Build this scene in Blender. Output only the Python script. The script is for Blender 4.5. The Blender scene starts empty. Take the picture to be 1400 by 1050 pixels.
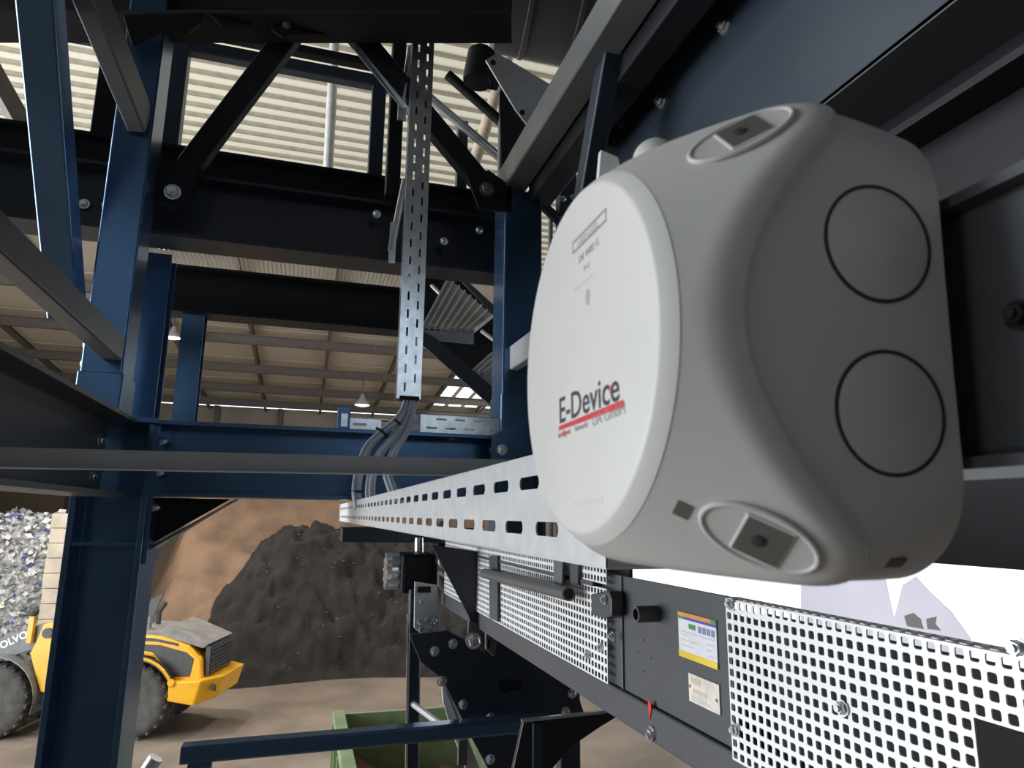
import bpy, math, random
from mathutils import Vector as V, Matrix, noise
random.seed(7)
sc = bpy.context.scene
# ------------------------------------------------------------------ camera
H = 4.65                      # eye height above the hall floor; all layout below is written relative to the eye
F = 933.0
dY = V((413 - 700, 525 - 703, -F)).normalized()
dX = V((3855 - 700, 525 - 745, -F)); dX = (dX - dY * dX.dot(dY)).normalized()
dZ = dX.cross(dY)
M = Matrix((dX, dY, dZ))      # camera -> world
cam = bpy.data.cameras.new('camera'); co = bpy.data.objects.new('camera', cam); sc.collection.objects.link(co)
cam.sensor_width = 36; cam.lens = 36 * F / 1400; cam.clip_start = .01; cam.clip_end = 300
co.matrix_world = Matrix.Translation((0, 0, H)) @ M.to_4x4()
sc.camera = co
cam.dof.use_dof = True; cam.dof.focus_distance = 1.6; cam.dof.aperture_fstop = 30
# ------------------------------------------------------------------ light
sc.view_settings.view_transform = 'Standard'; sc.view_settings.look = 'None'
sc.view_settings.gamma = 1; sc.view_settings.exposure = 0; sc.view_settings.use_curve_mapping = False
w = bpy.data.worlds.new('sky'); sc.world = w; w.use_nodes = True
w.node_tree.nodes['Background'].inputs[0].default_value = (.86, .93, 1, 1)
w.node_tree.nodes['Background'].inputs[1].default_value = 2.2

def area(name, loc, aim, sx, sy, power, col):
    l = bpy.data.lights.new(name, 'AREA'); l.shape = 'RECTANGLE'; l.size = sx; l.size_y = sy; l.energy = power; l.color = col
    o = bpy.data.objects.new(name, l); sc.collection.objects.link(o); o.location = V(loc) + V((0, 0, H))
    o.rotation_euler = V(aim).to_track_quat('-Z', 'Y').to_euler(); return o
area('gate_daylight', (-13.6, 7.35, 0), (1, 0, 0), 9.2, 21.6, 5900, (.94, .97, 1))
area('rear_fill', (2.6, -8.6, 3.3), (0, 1, 0), 4.4, 3.0, 47, (.74, .87, 1))  # added light before the closed rear wall, placed to mirror in the trays
area('rear_fill', (-3.9, -8.6, 4.0), (0, 1, 0), 1.6, 4.0, 20, (.74, .87, 1))  # second added rear light, set to reflect in the left column

# ------------------------------------------------------------------ helpers
def P(u, v, X=None, Y=None, Z=None):
    r = M @ V((u - 700, 525 - v, -F))
    return r * (X / r.x if X is not None else Y / r.y if Y is not None else Z / r.z)

class MB:
    def __init__(s): s.v = []; s.f = []; s.m = []
    def add(s, vs, fs, mi=0):
        n = len(s.v); s.v += [V(p) for p in vs]; s.f += [[i + n for i in f] for f in fs]; s.m += [mi] * len(fs); return s
    def box(s, c, sz, R=None, mi=0):
        c = V(c); h = V(sz) / 2
        vs = [V((x * h.x, y * h.y, z * h.z)) for x in (-1, 1) for y in (-1, 1) for z in (-1, 1)]
        if R is not None: vs = [R @ p for p in vs]
        return s.add([c + p for p in vs], [(0, 1, 3, 2), (4, 6, 7, 5), (0, 4, 5, 1), (2, 3, 7, 6), (0, 2, 6, 4), (1, 5, 7, 3)], mi)
    def bx(s, a, b, mi=0):
        a = V(a); b = V(b); return s.box((a + b) / 2, [abs(q) for q in (b - a)], None, mi)
    def prism(s, poly, p0, p1, up=(0, 0, 1), mi=0):
        p0 = V(p0); p1 = V(p1); d = (p1 - p0).normalized(); sd = d.cross(V(up)).normalized(); u2 = sd.cross(d)
        n = len(poly)
        vs = [p + sd * a + u2 * b for p in (p0, p1) for a, b in poly]
        fs = [list(range(n))[::-1], list(range(n, 2 * n))] + [(i, (i + 1) % n, n + (i + 1) % n, n + i) for i in range(n)]
        return s.add(vs, fs, mi)
    def plate(s, pts, t, mi=0):
        pts = [V(p) for p in pts]; t = V(t); n = len(pts)
        fs = [list(range(n)), list(range(n, 2 * n))[::-1]] + [(i, n + i, n + (i + 1) % n, (i + 1) % n) for i in range(n)]
        return s.add(pts + [p + t for p in pts], fs, mi)
    def tube(s, pts, r, n=10, mi=0, hollow=False):
        pts = [V(p) for p in pts]; up = None; vs = []
        for i, p in enumerate(pts):
            d = (pts[min(i + 1, len(pts) - 1)] - pts[max(i - 1, 0)]).normalized()
            if up is None: up = d.orthogonal().normalized()
            a = d.cross(up).normalized(); up = a.cross(d).normalized()
            rr = r[i] if isinstance(r, (list, tuple)) else r
            vs += [p + (a * math.cos(q) + up * math.sin(q)) * rr for q in (2 * math.pi * k / n for k in range(n))]
        fs = [(i * n + k, i * n + (k + 1) % n, (i + 1) * n + (k + 1) % n, (i + 1) * n + k) for i in range(len(pts) - 1) for k in range(n)]
        if not hollow: fs += [list(range(n))[::-1], list(range(len(vs) - n, len(vs)))]
        return s.add(vs, fs, mi)
    def lathe(s, prof, o, ax, n=32, mi=0):
        o = V(o); ax = V(ax).normalized(); a = ax.orthogonal().normalized(); b = ax.cross(a); vs = []
        for r, h in prof:
            vs += [o + ax * h + (a * math.cos(q) + b * math.sin(q)) * r for q in (2 * math.pi * k / n for k in range(n))]
        L = len(prof)
        fs = [(i * n + k, i * n + (k + 1) % n, (i + 1) * n + (k + 1) % n, (i + 1) * n + k) for i in range(L - 1) for k in range(n)]
        fs += [list(range(n))[::-1], list(range((L - 1) * n, L * n))]
        return s.add(vs, fs, mi)
    def holes(s, o, ax, ay, t, tiles, mi=0):
        """perforated sheet: tiles = (x0,y0,x1,y1, hole or None, cut) in the plane o + x*ax + y*ay, thickness vector t"""
        o = V(o); ax = V(ax); ay = V(ay); t = V(t)
        W = lambda x, y: o + ax * x + ay * y
        for x0, y0, x1, y1, hl, c in tiles:
            R = [(x0, y0), (x1, y0), (x1, y1), (x0, y1)]
            if hl is None:
                vs = [W(*p) for p in R]; s.add(vs, [(0, 1, 2, 3)], mi); s.add([p + t for p in vs], [(3, 2, 1, 0)], mi); continue
            a, b, e, d = hl
            Q = [(a + c, b), (e - c, b), (e, b + c), (e, d - c), (e - c, d), (a + c, d), (a, d - c), (a, b + c)]
            vs = [W(*p) for p in R + Q]
            fs = [(0, 1, 5, 4), (1, 2, 7, 6), (2, 3, 9, 8), (3, 0, 11, 10), (1, 6, 5), (2, 8, 7), (3, 10, 9), (0, 4, 11)]
            s.add(vs, fs, mi); s.add([p + t for p in vs], [f[::-1] for f in fs], mi)
            q = [W(*p) for p in Q]
            s.add(q + [p + t for p in q], [(i, (i + 1) % 8, 8 + (i + 1) % 8, 8 + i) for i in range(8)], mi)
        return s

ORG = {}
def mk(name, mb, mat, parent=None, label=None, cat=None, group=None, kind=None, bevel=0, smooth=False, local=False, loc=None):
    me = bpy.data.meshes.new(name)
    if parent is not None: org = ORG[parent]
    elif local: org = V((0, 0, 0))
    elif loc is not None: org = V(loc)
    else:
        zmin = min(p.z for p in mb.v); lo = [p for p in mb.v if p.z < zmin + .02]
        org = sum(lo, V((0, 0, 0))) / len(lo)
    me.from_pydata([p - org for p in mb.v], [], mb.f)
    for m in (mat if isinstance(mat, (list, tuple)) else [mat]): me.materials.append(MT[m])
    if any(mb.m):
        for p, i in zip(me.polygons, mb.m): p.material_index = i
    import bmesh
    bm = bmesh.new(); bm.from_mesh(me); bmesh.ops.recalc_face_normals(bm, faces=bm.faces); bm.to_mesh(me); bm.free()
    if smooth: me.shade_smooth() if smooth is True else me.shade_smooth()
    me.update()
    o = bpy.data.objects.new(name, me); sc.collection.objects.link(o); ORG[o] = org
    if smooth and smooth is not True:
        for e in me.edges: pass
        me.set_sharp_from_angle(angle=math.radians(smooth))
    if parent is not None: o.parent = parent
    elif not local: o.location = org + V((0, 0, H))
    if bevel:
        b = o.modifiers.new('bevel', 'BEVEL'); b.width = bevel; b.segments = 2; b.limit_method = 'ANGLE'; b.angle_limit = .6
    tag(o, label, cat, group, kind)
    return o
def tag(o, label=None, cat=None, group=None, kind=None):
    for k, x in (('label', label), ('category', cat), ('group', group), ('kind', kind)):
        if x: o[k] = x
    return o
def empty(name, loc, label=None, cat=None, group=None, kind=None, rot=None):
    o = bpy.data.objects.new(name, None); sc.collection.objects.link(o); o.empty_display_size = .1
    o.location = V(loc) + V((0, 0, H)); ORG[o] = V(loc)
    if rot is not None: o.rotation_euler = rot.to_euler(); ORG[o] = V((0, 0, 0))
    return tag(o, label, cat, group, kind)
def text(body, size, name, mat, parent, o, ax, ay, depth=.0002, sx=1, bold=0, align='LEFT'):
    """lettering as a thin mesh, o = left end of the base line, ax / ay = reading and up direction (parent's coordinates)"""
    c = bpy.data.curves.new(name, 'FONT'); c.body = body; c.size = size; c.extrude = depth; c.offset = bold; c.align_x = align; c.resolution_u = 3
    t = bpy.data.objects.new(name, c); sc.collection.objects.link(t)
    me = bpy.data.meshes.new_from_object(t); bpy.data.objects.remove(t); me.name = name
    ax = V(ax).normalized(); ay = V(ay).normalized(); az = ax.cross(ay)
    R = Matrix((ax * sx, ay, az)).transposed().to_4x4(); R.translation = V(o) - ORG[parent]
    me.transform(R); me.materials.clear(); me.materials.append(MT[mat])
    ob = bpy.data.objects.new(name, me); sc.collection.objects.link(ob); ob.parent = parent; ORG[ob] = ORG[parent]
    return ob

MT = {}
def mat(name, col, rough=.5, metal=0, var=.12, scale=6, bump=0, bscale=80, col2=None, spec=.5, emit=None, coat=0):
    m = bpy.data.materials.new(name); m.use_nodes = True; MT[name] = m; nt = m.node_tree; N = nt.nodes; b = N['Principled BSDF']
    b.inputs['Roughness'].default_value = rough; b.inputs['Metallic'].default_value = metal
    b.inputs['Specular IOR Level'].default_value = spec; b.inputs['Coat Weight'].default_value = coat
    tc = N.new('ShaderNodeTexCoord'); nz = N.new('ShaderNodeTexNoise'); nz.inputs['Scale'].default_value = scale; nz.inputs['Detail'].default_value = 5
    nt.links.new(tc.outputs['Object'], nz.inputs['Vector'])
    rp = N.new('ShaderNodeValToRGB'); nt.links.new(nz.outputs['Fac'], rp.inputs['Fac'])
    c2 = col2 or [x * (1 - var) for x in col]; c1 = col if col2 else [x * (1 + var) for x in col]
    rp.color_ramp.elements[0].position = .35; rp.color_ramp.elements[1].position = .65
    rp.color_ramp.elements[0].color = (*c2, 1); rp.color_ramp.elements[1].color = (*c1, 1)
    nt.links.new(rp.outputs['Color'], b.inputs['Base Color'])
    if bump:
        n2 = N.new('ShaderNodeTexNoise'); n2.inputs['Scale'].default_value = bscale; n2.inputs['Detail'].default_value = 4
        nt.links.new(tc.outputs['Object'], n2.inputs['Vector'])
        bp = N.new('ShaderNodeBump'); bp.inputs['Strength'].default_value = bump; bp.inputs['Distance'].default_value = .02
        nt.links.new(n2.outputs['Fac'], bp.inputs['Height']); nt.links.new(bp.outputs['Normal'], b.inputs['Normal'])
    if emit:
        b.inputs['Emission Color'].default_value = (*emit[0], 1); b.inputs['Emission Strength'].default_value = emit[1]
    return m
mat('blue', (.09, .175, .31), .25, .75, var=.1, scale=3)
mat('blue_dark', (.016, .021, .030), .4, var=.1, scale=3)  # darker copy of blue; carries the upper platform beam's shade in its colour
mat('rib', (.42, .38, .30), .7)  # darker than the sheet, for shade lines painted along the corrugation
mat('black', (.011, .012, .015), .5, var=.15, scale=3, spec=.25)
mat('anthracite', (.058, .063, .07), .42, var=.06, scale=4)
mat('slate', (.036, .052, .072), .35, .2, var=.12, scale=2)
mat('greysteel', (.11, .115, .12), .4, var=.1, scale=5)
mat('greysteel_lit', (.42, .43, .44), .4, var=.1, scale=5)  # lighter copy of greysteel; the light on the cross rail is in its colour
mat('galv', (.74, .78, .82), .19, .8, var=.14, scale=22)
mat('galvlite', (.58, .60, .61), .5, .35, var=.07, scale=30)
mat('zinc', (.75, .78, .82), .25, .9, var=.1, scale=60)
mat('cable', (.66, .73, .83), .26, var=.06)
mat('rubber', (.016, .016, .017), .7, var=.2, scale=9)
mat('boxgrey', (.55, .55, .535), .5, var=.02, scale=40, bump=.03, bscale=900)
mat('lidgrey', (.66, .66, .65), .45, var=.015, scale=40)
mat('socket', (.10, .098, .085), .6)
mat('groove', (.03, .03, .032), .7)
mat('print_dark', (.035, .037, .04), .5, var=0)
mat('print_grey', (.27, .27, .29), .5, var=0)
mat('print_faint', (.42, .42, .41), .5, var=0)
mat('print_red', (.62, .045, .05), .5, var=0)
mat('print_pale', (.62, .62, .60), .5, var=0)
mat('pink', (.7, .12, .25), .5, var=0)
mat('guard', (.83, .84, .85), .4, .1, var=.03)
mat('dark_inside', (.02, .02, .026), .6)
mat('label_white', (.75, .75, .8), .4, var=.05, scale=60)
mat('label_pale', (.72, .66, .6), .4, var=.14, scale=45)
mat('orange', (.75, .3, .06), .4); mat('lblue', (.05, .08, .4), .4); mat('lyellow', (.8, .6, .03), .4); mat('lgreen', (.05, .3, .08), .4)
mat('icon', (.2, .25, .42), .4); mat('rule', (.4, .42, .48), .5); mat('beige', (.6, .5, .4), .5)
mat('red', (.7, .02, .03), .4)
mat('yellow', (.80, .40, .012), .32, var=.08, scale=2)
mat('loader_grey', (.16, .165, .17), .5); mat('loader_dark', (.05, .05, .052), .5)
mat('loader_deck', (.22, .21, .2), .6, var=.2, scale=3)
mat('tyre', (.07, .066, .06), .85, var=.3, scale=4)
mat('white', (.8, .8, .8), .4, var=0)
mat('glass', (.05, .07, .08), .06)
mat('floor', (.25, .20, .16), .75, scale=.55, col2=(.15, .12, .095), bump=.4, bscale=2.5)
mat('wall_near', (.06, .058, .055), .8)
mat('wall', (.36, .31, .25), .8, var=.12, scale=.6)
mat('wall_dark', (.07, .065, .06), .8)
mat('purlin', (.135, .115, .10), .6, var=.1)
mat('soil_brown', (.27, .175, .115), .95, scale=.7, col2=(.15, .095, .065), bump=.9, bscale=3)
mat('soil_dark', (.030, .025, .0235), .95, scale=1.6, col2=(.012, .010, .0095), bump=1, bscale=5)
mat('pebble', (.10, .09, .085), .7, var=.6, scale=.9)
mat('waste', (.6, .6, .62), .6, scale=7, col2=(.09, .09, .11), bump=1, bscale=9)
mat('flake_white', (.75, .75, .74), .5); mat('flake_grey', (.3, .32, .34), .5); mat('flake_blue', (.08, .12, .4), .5); mat('flake_green', (.2, .3, .12), .5)
mat('block', (.6, .52, .42), .85, var=.12, scale=3, bump=.3, bscale=20)
mat('skip_green', (.12, .19, .09), .55, scale=2, col2=(.22, .26, .14))
mat('skip_fill', (.24, .13, .08), .9, scale=1.3, col2=(.12, .07, .045), bump=.8, bscale=6)
mat('pale_grey', (.55, .56, .57), .5, .2)
mat('sheet', (.62, .62, .66), .6, scale=14, col2=(.4, .4, .44))
mat('apron', (.7, .7, .7), .8)
mat('lamp_glow', (1, .95, .8), .4, emit=((1, .93, .78), 14)); mat('lamp_warm', (1, .8, .5), .4, emit=((1, .74, .4), 9))
mat('skylight', (1, 1, 1), .4, emit=((.97, 1, 1), 1.6))
def translucent(name, col, k):
    m = bpy.data.materials.new(name); m.use_nodes = True; MT[name] = m; nt = m.node_tree; N = nt.nodes
    N.remove(N['Principled BSDF']); out = N['Material Output']
    d = N.new('ShaderNodeBsdfDiffuse'); t = N.new('ShaderNodeBsdfTranslucent'); mx = N.new('ShaderNodeMixShader')
    nz = N.new('ShaderNodeTexNoise'); nz.inputs['Scale'].default_value = .5; tc = N.new('ShaderNodeTexCoord'); nt.links.new(tc.outputs['Object'], nz.inputs['Vector'])
    rp = N.new('ShaderNodeValToRGB'); rp.color_ramp.elements[0].color = (*[c * .88 for c in col], 1); rp.color_ramp.elements[1].color = (*col, 1)
    nt.links.new(nz.outputs['Fac'], rp.inputs['Fac'])
    for s in (d, t): nt.links.new(rp.outputs['Color'], s.inputs['Color'])
    mx.inputs[0].default_value = k; nt.links.new(d.outputs[0], mx.inputs[1]); nt.links.new(t.outputs[0], mx.inputs[2]); nt.links.new(mx.outputs[0], out.inputs[0])
translucent('roof_sheet', (.80, .75, .60), .19)
translucent('thin_sheet', (.78, .755, .79), .85)
translucent('roof_panel', (.74, .69, .60), .45)

# profiles
def I_(h, b, tw=.012, tf=.016):
    a = b / 2; t = tw / 2; k = h / 2
    return [(-a, -k), (a, -k), (a, -k + tf), (t, -k + tf), (t, k - tf), (a, k - tf), (a, k), (-a, k), (-a, k - tf), (-t, k - tf), (-t, -k + tf), (-a, -k + tf)]
def Bx(w_, h, c=.006):
    a, b = w_ / 2, h / 2
    return [(-a + c, -b), (a - c, -b), (a, -b + c), (a, b - c), (a - c, b), (-a + c, b), (-a, b - c), (-a, -b + c)]
def L_(w_, h, t=.008): return [(0, 0), (w_, 0), (w_, t), (t, t), (t, h), (0, h)]
def U_(h, b, t=.008): return [(0, -h / 2), (b, -h / 2), (b, -h / 2 + t), (t, -h / 2 + t), (t, h / 2 - t), (b, h / 2 - t), (b, h / 2), (0, h / 2)]
BOLT = {}
def bolt(par, p, nrm, s=.018, name='bolt', m='zinc'):
    k = (s, m)
    if k not in BOLT:
        b = MB()
        b.lathe([(s * 1.25, 0), (s * 1.25, s * .2)], (0, 0, 0), (0, 0, 1), 14)
        b.lathe([(s * .95, s * .2), (s * .95, s * .75), (s * .8, s * .9)], (0, 0, 0), (0, 0, 1), 6)
        b.lathe([(s * .5, s * .9), (s * .5, s * 1.3)], (0, 0, 0), (0, 0, 1), 10)
        me = bpy.data.meshes.new('bolt'); me.from_pydata(b.v, [], b.f); me.materials.append(MT[m]); BOLT[k] = me
    o = bpy.data.objects.new(name, BOLT[k]); sc.collection.objects.link(o); o.parent = par
    o.location = V(p) - ORG[par]; o.rotation_euler = V(nrm).to_track_quat('Z', 'Y').to_euler(); return o
def beam(name, p0, p1, prof, m, label, cat='beam', up=(0, 0, 1), bevel=.002, group=None):
    return mk(name, MB().prism(prof, p0, p1, up), m, None, label, cat, group, bevel=bevel)

# ================================================================== the hall
FZ = -H
RF = lambda y: 8.9 - .09 * y                     # roof height over the eye
mk('floor', MB().bx((-15, -9, FZ - .2), (16, 39, FZ)), 'floor', kind='structure')
mk('ground', MB().bx((-70, -60, FZ - .5), (80, 90, FZ - .21)), 'apron', kind='structure')
b = MB(); b.bx((-15, 38, FZ), (16, 38.3, RF(38)))
wb = mk('wall_back', b, 'wall', kind='structure')
for k in range(10):
    mk('wall_post', MB().bx((-14 + 3.1 * k, 37.8, FZ), (-13.75 + 3.1 * k, 38, RF(38))), 'purlin', wb)
b = MB(); b.bx((-14.3, -9, FZ), (-14, -3.5, 10)).bx((-14.3, 18.2, FZ), (-14, 38, 8)).bx((-14.3, -3.5, 4.7), (-14, 18.2, 10)); mk('wall_left', b, 'wall', kind='structure')
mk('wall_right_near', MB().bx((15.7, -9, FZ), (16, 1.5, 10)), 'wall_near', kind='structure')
b = MB(); b.bx((15.7, 37.6, FZ), (16, 38, 8)).bx((15.7, 1.5, 2.5), (16, 37.6, 10)); mk('wall_right', b, 'wall', kind='structure')
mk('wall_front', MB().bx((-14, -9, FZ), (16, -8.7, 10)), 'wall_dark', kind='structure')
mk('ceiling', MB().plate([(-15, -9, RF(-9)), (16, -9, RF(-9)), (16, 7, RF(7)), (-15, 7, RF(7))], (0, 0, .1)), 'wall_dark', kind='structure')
# corrugated translucent bay
b = MB(); n = 0; rows = []
y = 6.8
while y < 18.6:
    for dy, dz in ((0, 0), (.16, 0), (.18, .03), (.28, .03)):
        rows.append((y + dy, RF(y + dy) + dz))
    y += .32
vs = []
for yy, zz in rows: vs += [(-15, yy, zz), (16, yy, zz)]
b.add(vs, [(2 * i, 2 * i + 1, 2 * i + 3, 2 * i + 2) for i in range(len(rows) - 1)])
cs = mk('ceiling_corrugated', b, 'roof_sheet', kind='structure', loc=(0, 12, RF(12)))
rib_m = None
y = 7.0
while y < 18.4:
    mk('rib_shade_strip', MB().bx((-14.9, y, RF(y) - .05), (15.9, y + .075, RF(y))), 'rib', cs)  # dark strip standing in for the shade of each corrugation
    y += .32
# panelled bay behind
PY = [18.6, 22.2, 25.9, 29.6, 32.8, 35.6, 38.2]
RX = [-13.2 + 2.75 * k for k in range(12)]
c2 = mk('ceiling_panelled', MB().plate([(-15, 18.4, RF(18.4) + .3), (16, 18.4, RF(18.4) + .3), (16, 38.3, RF(38.3) + .3), (-15, 38.3, RF(38.3) + .3)], (0, 0, .02)), 'roof_panel', kind='structure')
bpan = {}
for j in range(len(PY) - 1):
    for i in range(len(RX) - 1):
        x0, x1 = RX[i] + .05, RX[i + 1] - .05; y0, y1 = PY[j] + .04, PY[j + 1] - .04
        sky = (j, i) in ((3, 7), (3, 8), (4, 7), (4, 8), (2, 8))
        if sky:
            for q in range(3):
                a0 = x0 + (x1 - x0) * q / 3 + .12; a1 = x0 + (x1 - x0) * (q + 1) / 3 - .12
                mk('skylight_pane', MB().plate([(a0, y0, RF(y0) + .08), (a1, y0, RF(y0) + .08), (a1, y1, RF(y1) + .08), (a0, y1, RF(y1) + .08)], (0, 0, .02)), 'skylight', c2)
        o = mk('roof_panel', MB().plate([(x0, y0, RF(y0) + .1), (x1, y0, RF(y0) + .1), (x1, y1, RF(y1) + .1), (x0, y1, RF(y1) + .1)], (0, 0, .03)), 'roof_panel', c2)
for x in RX[1:-1]:
    b = MB().prism(I_(.26, .12), (x, 18.6, RF(18.6) - .05), (x, 38, RF(38) - .05))
    mk('rafter', b, 'purlin', c2)
for y, wh in zip(PY[:-1], ('sixth', 'fifth', 'fourth', 'third', 'second', 'first')):
    b = MB().prism(I_(.34, .18, .02, .03), (-14, y, RF(y) - .34), (15.7, y, RF(y) - .34))
    mk('roof_purlin', b, 'purlin', None, 'long grey-brown steel roof purlin, %s one from the back wall' % wh, 'purlin', 'purlins under the panelled roof')
# slanted roof braces and downpipe under the corrugated sheets
def rod(name, u0, v0, u1, v1, Y0, Y1, r, m, label, cat):
    p0 = P(u0, v0, Y=Y0); p1 = P(u1, v1, Y=Y1)
    return mk(name, MB().tube([p0, p1], r, 14), m, None, label, cat, smooth=40)
rod('downpipe', 461, -10, 447, 260, 9.2, 9.2, .07, 'pale_grey', 'slim pale grey downpipe standing before the corrugated roof sheets', 'pipe')
rod('hall_brace', 712, 20, 640, 250, 9, 9, .09, 'beige', 'slanted beige tube brace beyond the motor', 'brace')
beam('hall_brace', P(-60, 10, Y=9), P(80, 260, Y=9.5), Bx(.24, .2), 'purlin', 'slanted brown hall brace before the corrugated roof', 'brace')
# lamps
def lamp(u, v, Y, r, m, power, col, label):
    p = P(u, v, Y=Y)
    b = MB().lathe([(r * .18, r * 1.5), (r * .3, r * 1.1), (r * .55, r * .7), (r * 1.05, r * .1), (r * 1.05, 0), (r * .95, 0)], p, (0, 0, 1), 24)
    o = mk('hanging_lamp', b, 'pale_grey', None, label, 'lamp', smooth=40, loc=p)
    mk('bulb', MB().lathe([(r * .5, -.12 * r), (r * .92, 0), (r * .92, .06 * r)], p, (0, 0, 1), 20), m, o, smooth=True)
    top = RF(Y)
    mk('rod', MB().tube([p + V((0, 0, r * 1.4)), V((p.x, p.y, top + .1))], .03, 8), 'purlin', o)
    l = bpy.data.lights.new('lamp_light', 'SPOT'); l.spot_size = 2.5; l.spot_blend = .4; l.energy = power; l.color = col; l.shadow_soft_size = r * .8
    lo = bpy.data.objects.new('lamp_light', l); sc.collection.objects.link(lo); lo.parent = o; lo.location = (0, 0, -.35)
lamp(236, 462, 24.5, .26, 'lamp_glow', 1300, (1, .95, .86), 'bright white hanging hall lamp beside the dark post')
lamp(495, 554, 31, .34, 'lamp_warm', 500, (1, .8, .55), 'warm orange hanging hall lamp above the crossbeam')

def fill_lamp(x, y, label):  # extra lamps out of view, added to brighten the floor and heaps
    p = V((x, y, RF(y) - 1.4)); c = M.transposed() @ p; lamp(700 + F * c.x / -c.z, 525 - F * c.y / -c.z, y, .26, 'lamp_glow', 1300, (1, .95, .86), label)
fill_lamp(-3.5, 16.5, 'added out-of-view fill lamp above the wheel loader'); fill_lamp(3.5, 17.5, 'added out-of-view fill lamp above the dark soil heap'); fill_lamp(-9.5, 19, 'added out-of-view fill lamp above the plastic waste heap')
# heaps ------------------------------------------------------------
def heap(name, x0, x1, y0, y1, fn, nx, ny, m, label, cat, amp, sc_):
    vs = []; b = MB()
    for j in range(ny + 1):
        for i in range(nx + 1):
            x = x0 + (x1 - x0) * i / nx; y = y0 + (y1 - y0) * j / ny; h = fn(x, y)
            q = V((x, y, 0)) * sc_
            d = noise.fractal(q, .9, 2.1, 5) * amp
            e = min(1, h / .5)
            vs.append((x + noise.noise(q * 2 + V((5, 1, 0))) * .12 * e, y + noise.noise(q * 2 + V((9, 4, 2))) * .12 * e, FZ + max(-.05, h + d * e) if h > 0 else FZ - .05))
    b.add(vs, [(j * (nx + 1) + i, j * (nx + 1) + i + 1, (j + 1) * (nx + 1) + i + 1, (j + 1) * (nx + 1) + i) for j in range(ny) for i in range(nx)])
    return mk(name, b, m, None, label, cat, smooth=True, loc=((x0 + x1) / 2, (y0 + y1) / 2, FZ)), vs
ss = lambda a, b_, x: (lambda t: t * t * (3 - 2 * t))(min(1, max(0, (x - a) / (b_ - a))))
lin = lambda a, b_, x: min(1, max(0, (x - a) / (b_ - a)))
hb, _ = heap('compost_heap', -5.7, 11, 23, 36, lambda x, y: 6.0 * lin(23.5, 30, y) * lin(-5.6, -4.0, x) * lin(36, 33, y) * lin(11, 8, x), 110, 80, 'soil_brown', 'tall light brown compost heap rising behind the dark soil heap', 'heap', .35, .6)
hd, hv = heap('soil_heap', -3.6, 9, 20.8, 29, lambda x, y: (3.9 + .25 * math.sin(x * 1.3 + 1)) * lin(21.2 + .25 * math.sin(x), 25, y) * lin(-3.4, -1.2, x) * lin(29, 27, y) * lin(9, 6.5, x), 150, 100, 'soil_dark', 'dark blackish soil heap behind the yellow wheel loader', 'heap', .42, 1.5)
# loose lumps on the dark heap
b = MB(); rs = random.Random(3)
for k in range(900):
    p = V(rs.choice(hv))
    if p.z < FZ + .03 or p.y > 26: continue
    r = rs.uniform(.015, .05); p += V((rs.uniform(-.05, .05), rs.uniform(-.05, .05), 0))
    vs = [p + V((dx * r * rs.uniform(.6, 1.3), dy * r * rs.uniform(.6, 1.3), dz * r * rs.uniform(.5, 1))) for dx, dy, dz in ((1, 0, 0), (-1, 0, 0), (0, 1, 0), (0, -1, 0), (0, 0, 1), (0, 0, -1))]
    b.add(vs, [(0, 2, 4), (2, 1, 4), (1, 3, 4), (3, 0, 4), (2, 0, 5), (1, 2, 5), (3, 1, 5), (0, 3, 5)])
mk('lumps', b, 'pebble', hd, kind='stuff')
c0 = P(53, 870, Y=23.2).x; c1 = P(92, 870, Y=23.2).x
hw, wv = heap('plastic_waste_heap', -13.6, c0 - .35, 23.5, 32, lambda x, y: 4.4 * lin(23.8, 27, y) * lin(c0 + .4, c0 - .4, x) * lin(32, 30, y), 110, 70, 'waste', 'grey-white heap of shredded plastic and paper waste beside the block wall', 'heap', .3, 1.2)
b = MB()
for k in range(5200):
    p = V(rs.choice(wv))
    if p.z < FZ + .02 or p.y > 28.5: continue
    p += V((rs.uniform(-.1, .1), rs.uniform(-.12, .02), rs.uniform(0, .1))); s = rs.uniform(.04, .17)
    n_ = V((rs.gauss(0, 1), rs.gauss(-.6, 1), rs.gauss(.4, 1))).normalized(); a = n_.orthogonal().normalized(); c = n_.cross(a)
    an = rs.uniform(0, 6.3); a, c = a * math.cos(an) + c * math.sin(an), c * math.cos(an) - a * math.sin(an)
    q = rs.uniform(.4, 1)
    b.add([p + a * s, p + c * s * q + n_ * s * .2, p - a * s, p - c * s * q + n_ * s * .2], [(0, 1, 2), (0, 2, 3)], rs.choices((0, 1, 2, 3), (.62, .25, .09, .04))[0])
mk('flakes', b, ['flake_white', 'flake_grey', 'flake_blue', 'flake_green'], hw, kind='stuff')
# stacked block wall between the bays
bw = empty('block_wall', ((c0 + c1) / 2, 24.4, FZ), 'pale concrete block wall dividing the plastic waste from the loader yard', 'wall')
top = P(75, 702, Y=23.2).z; nr = 11; hh = (top - FZ) / nr
bm_ = None
for r in range(nr):
    for k in range(4):
        off = .35 * (r % 2)
        y0 = 22.9 + k * .9 - off * (k > 0); y1 = 22.9 + (k + 1) * .9 - off * (k < 3)
        j = random.uniform(-.02, .02)
        mk('block', MB().bx((c0 + j, y0 + .01, FZ + r * hh + .012), (c1 + j, y1 - .01, FZ + (r + 1) * hh - .004)), 'block', bw, bevel=.015)

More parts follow.
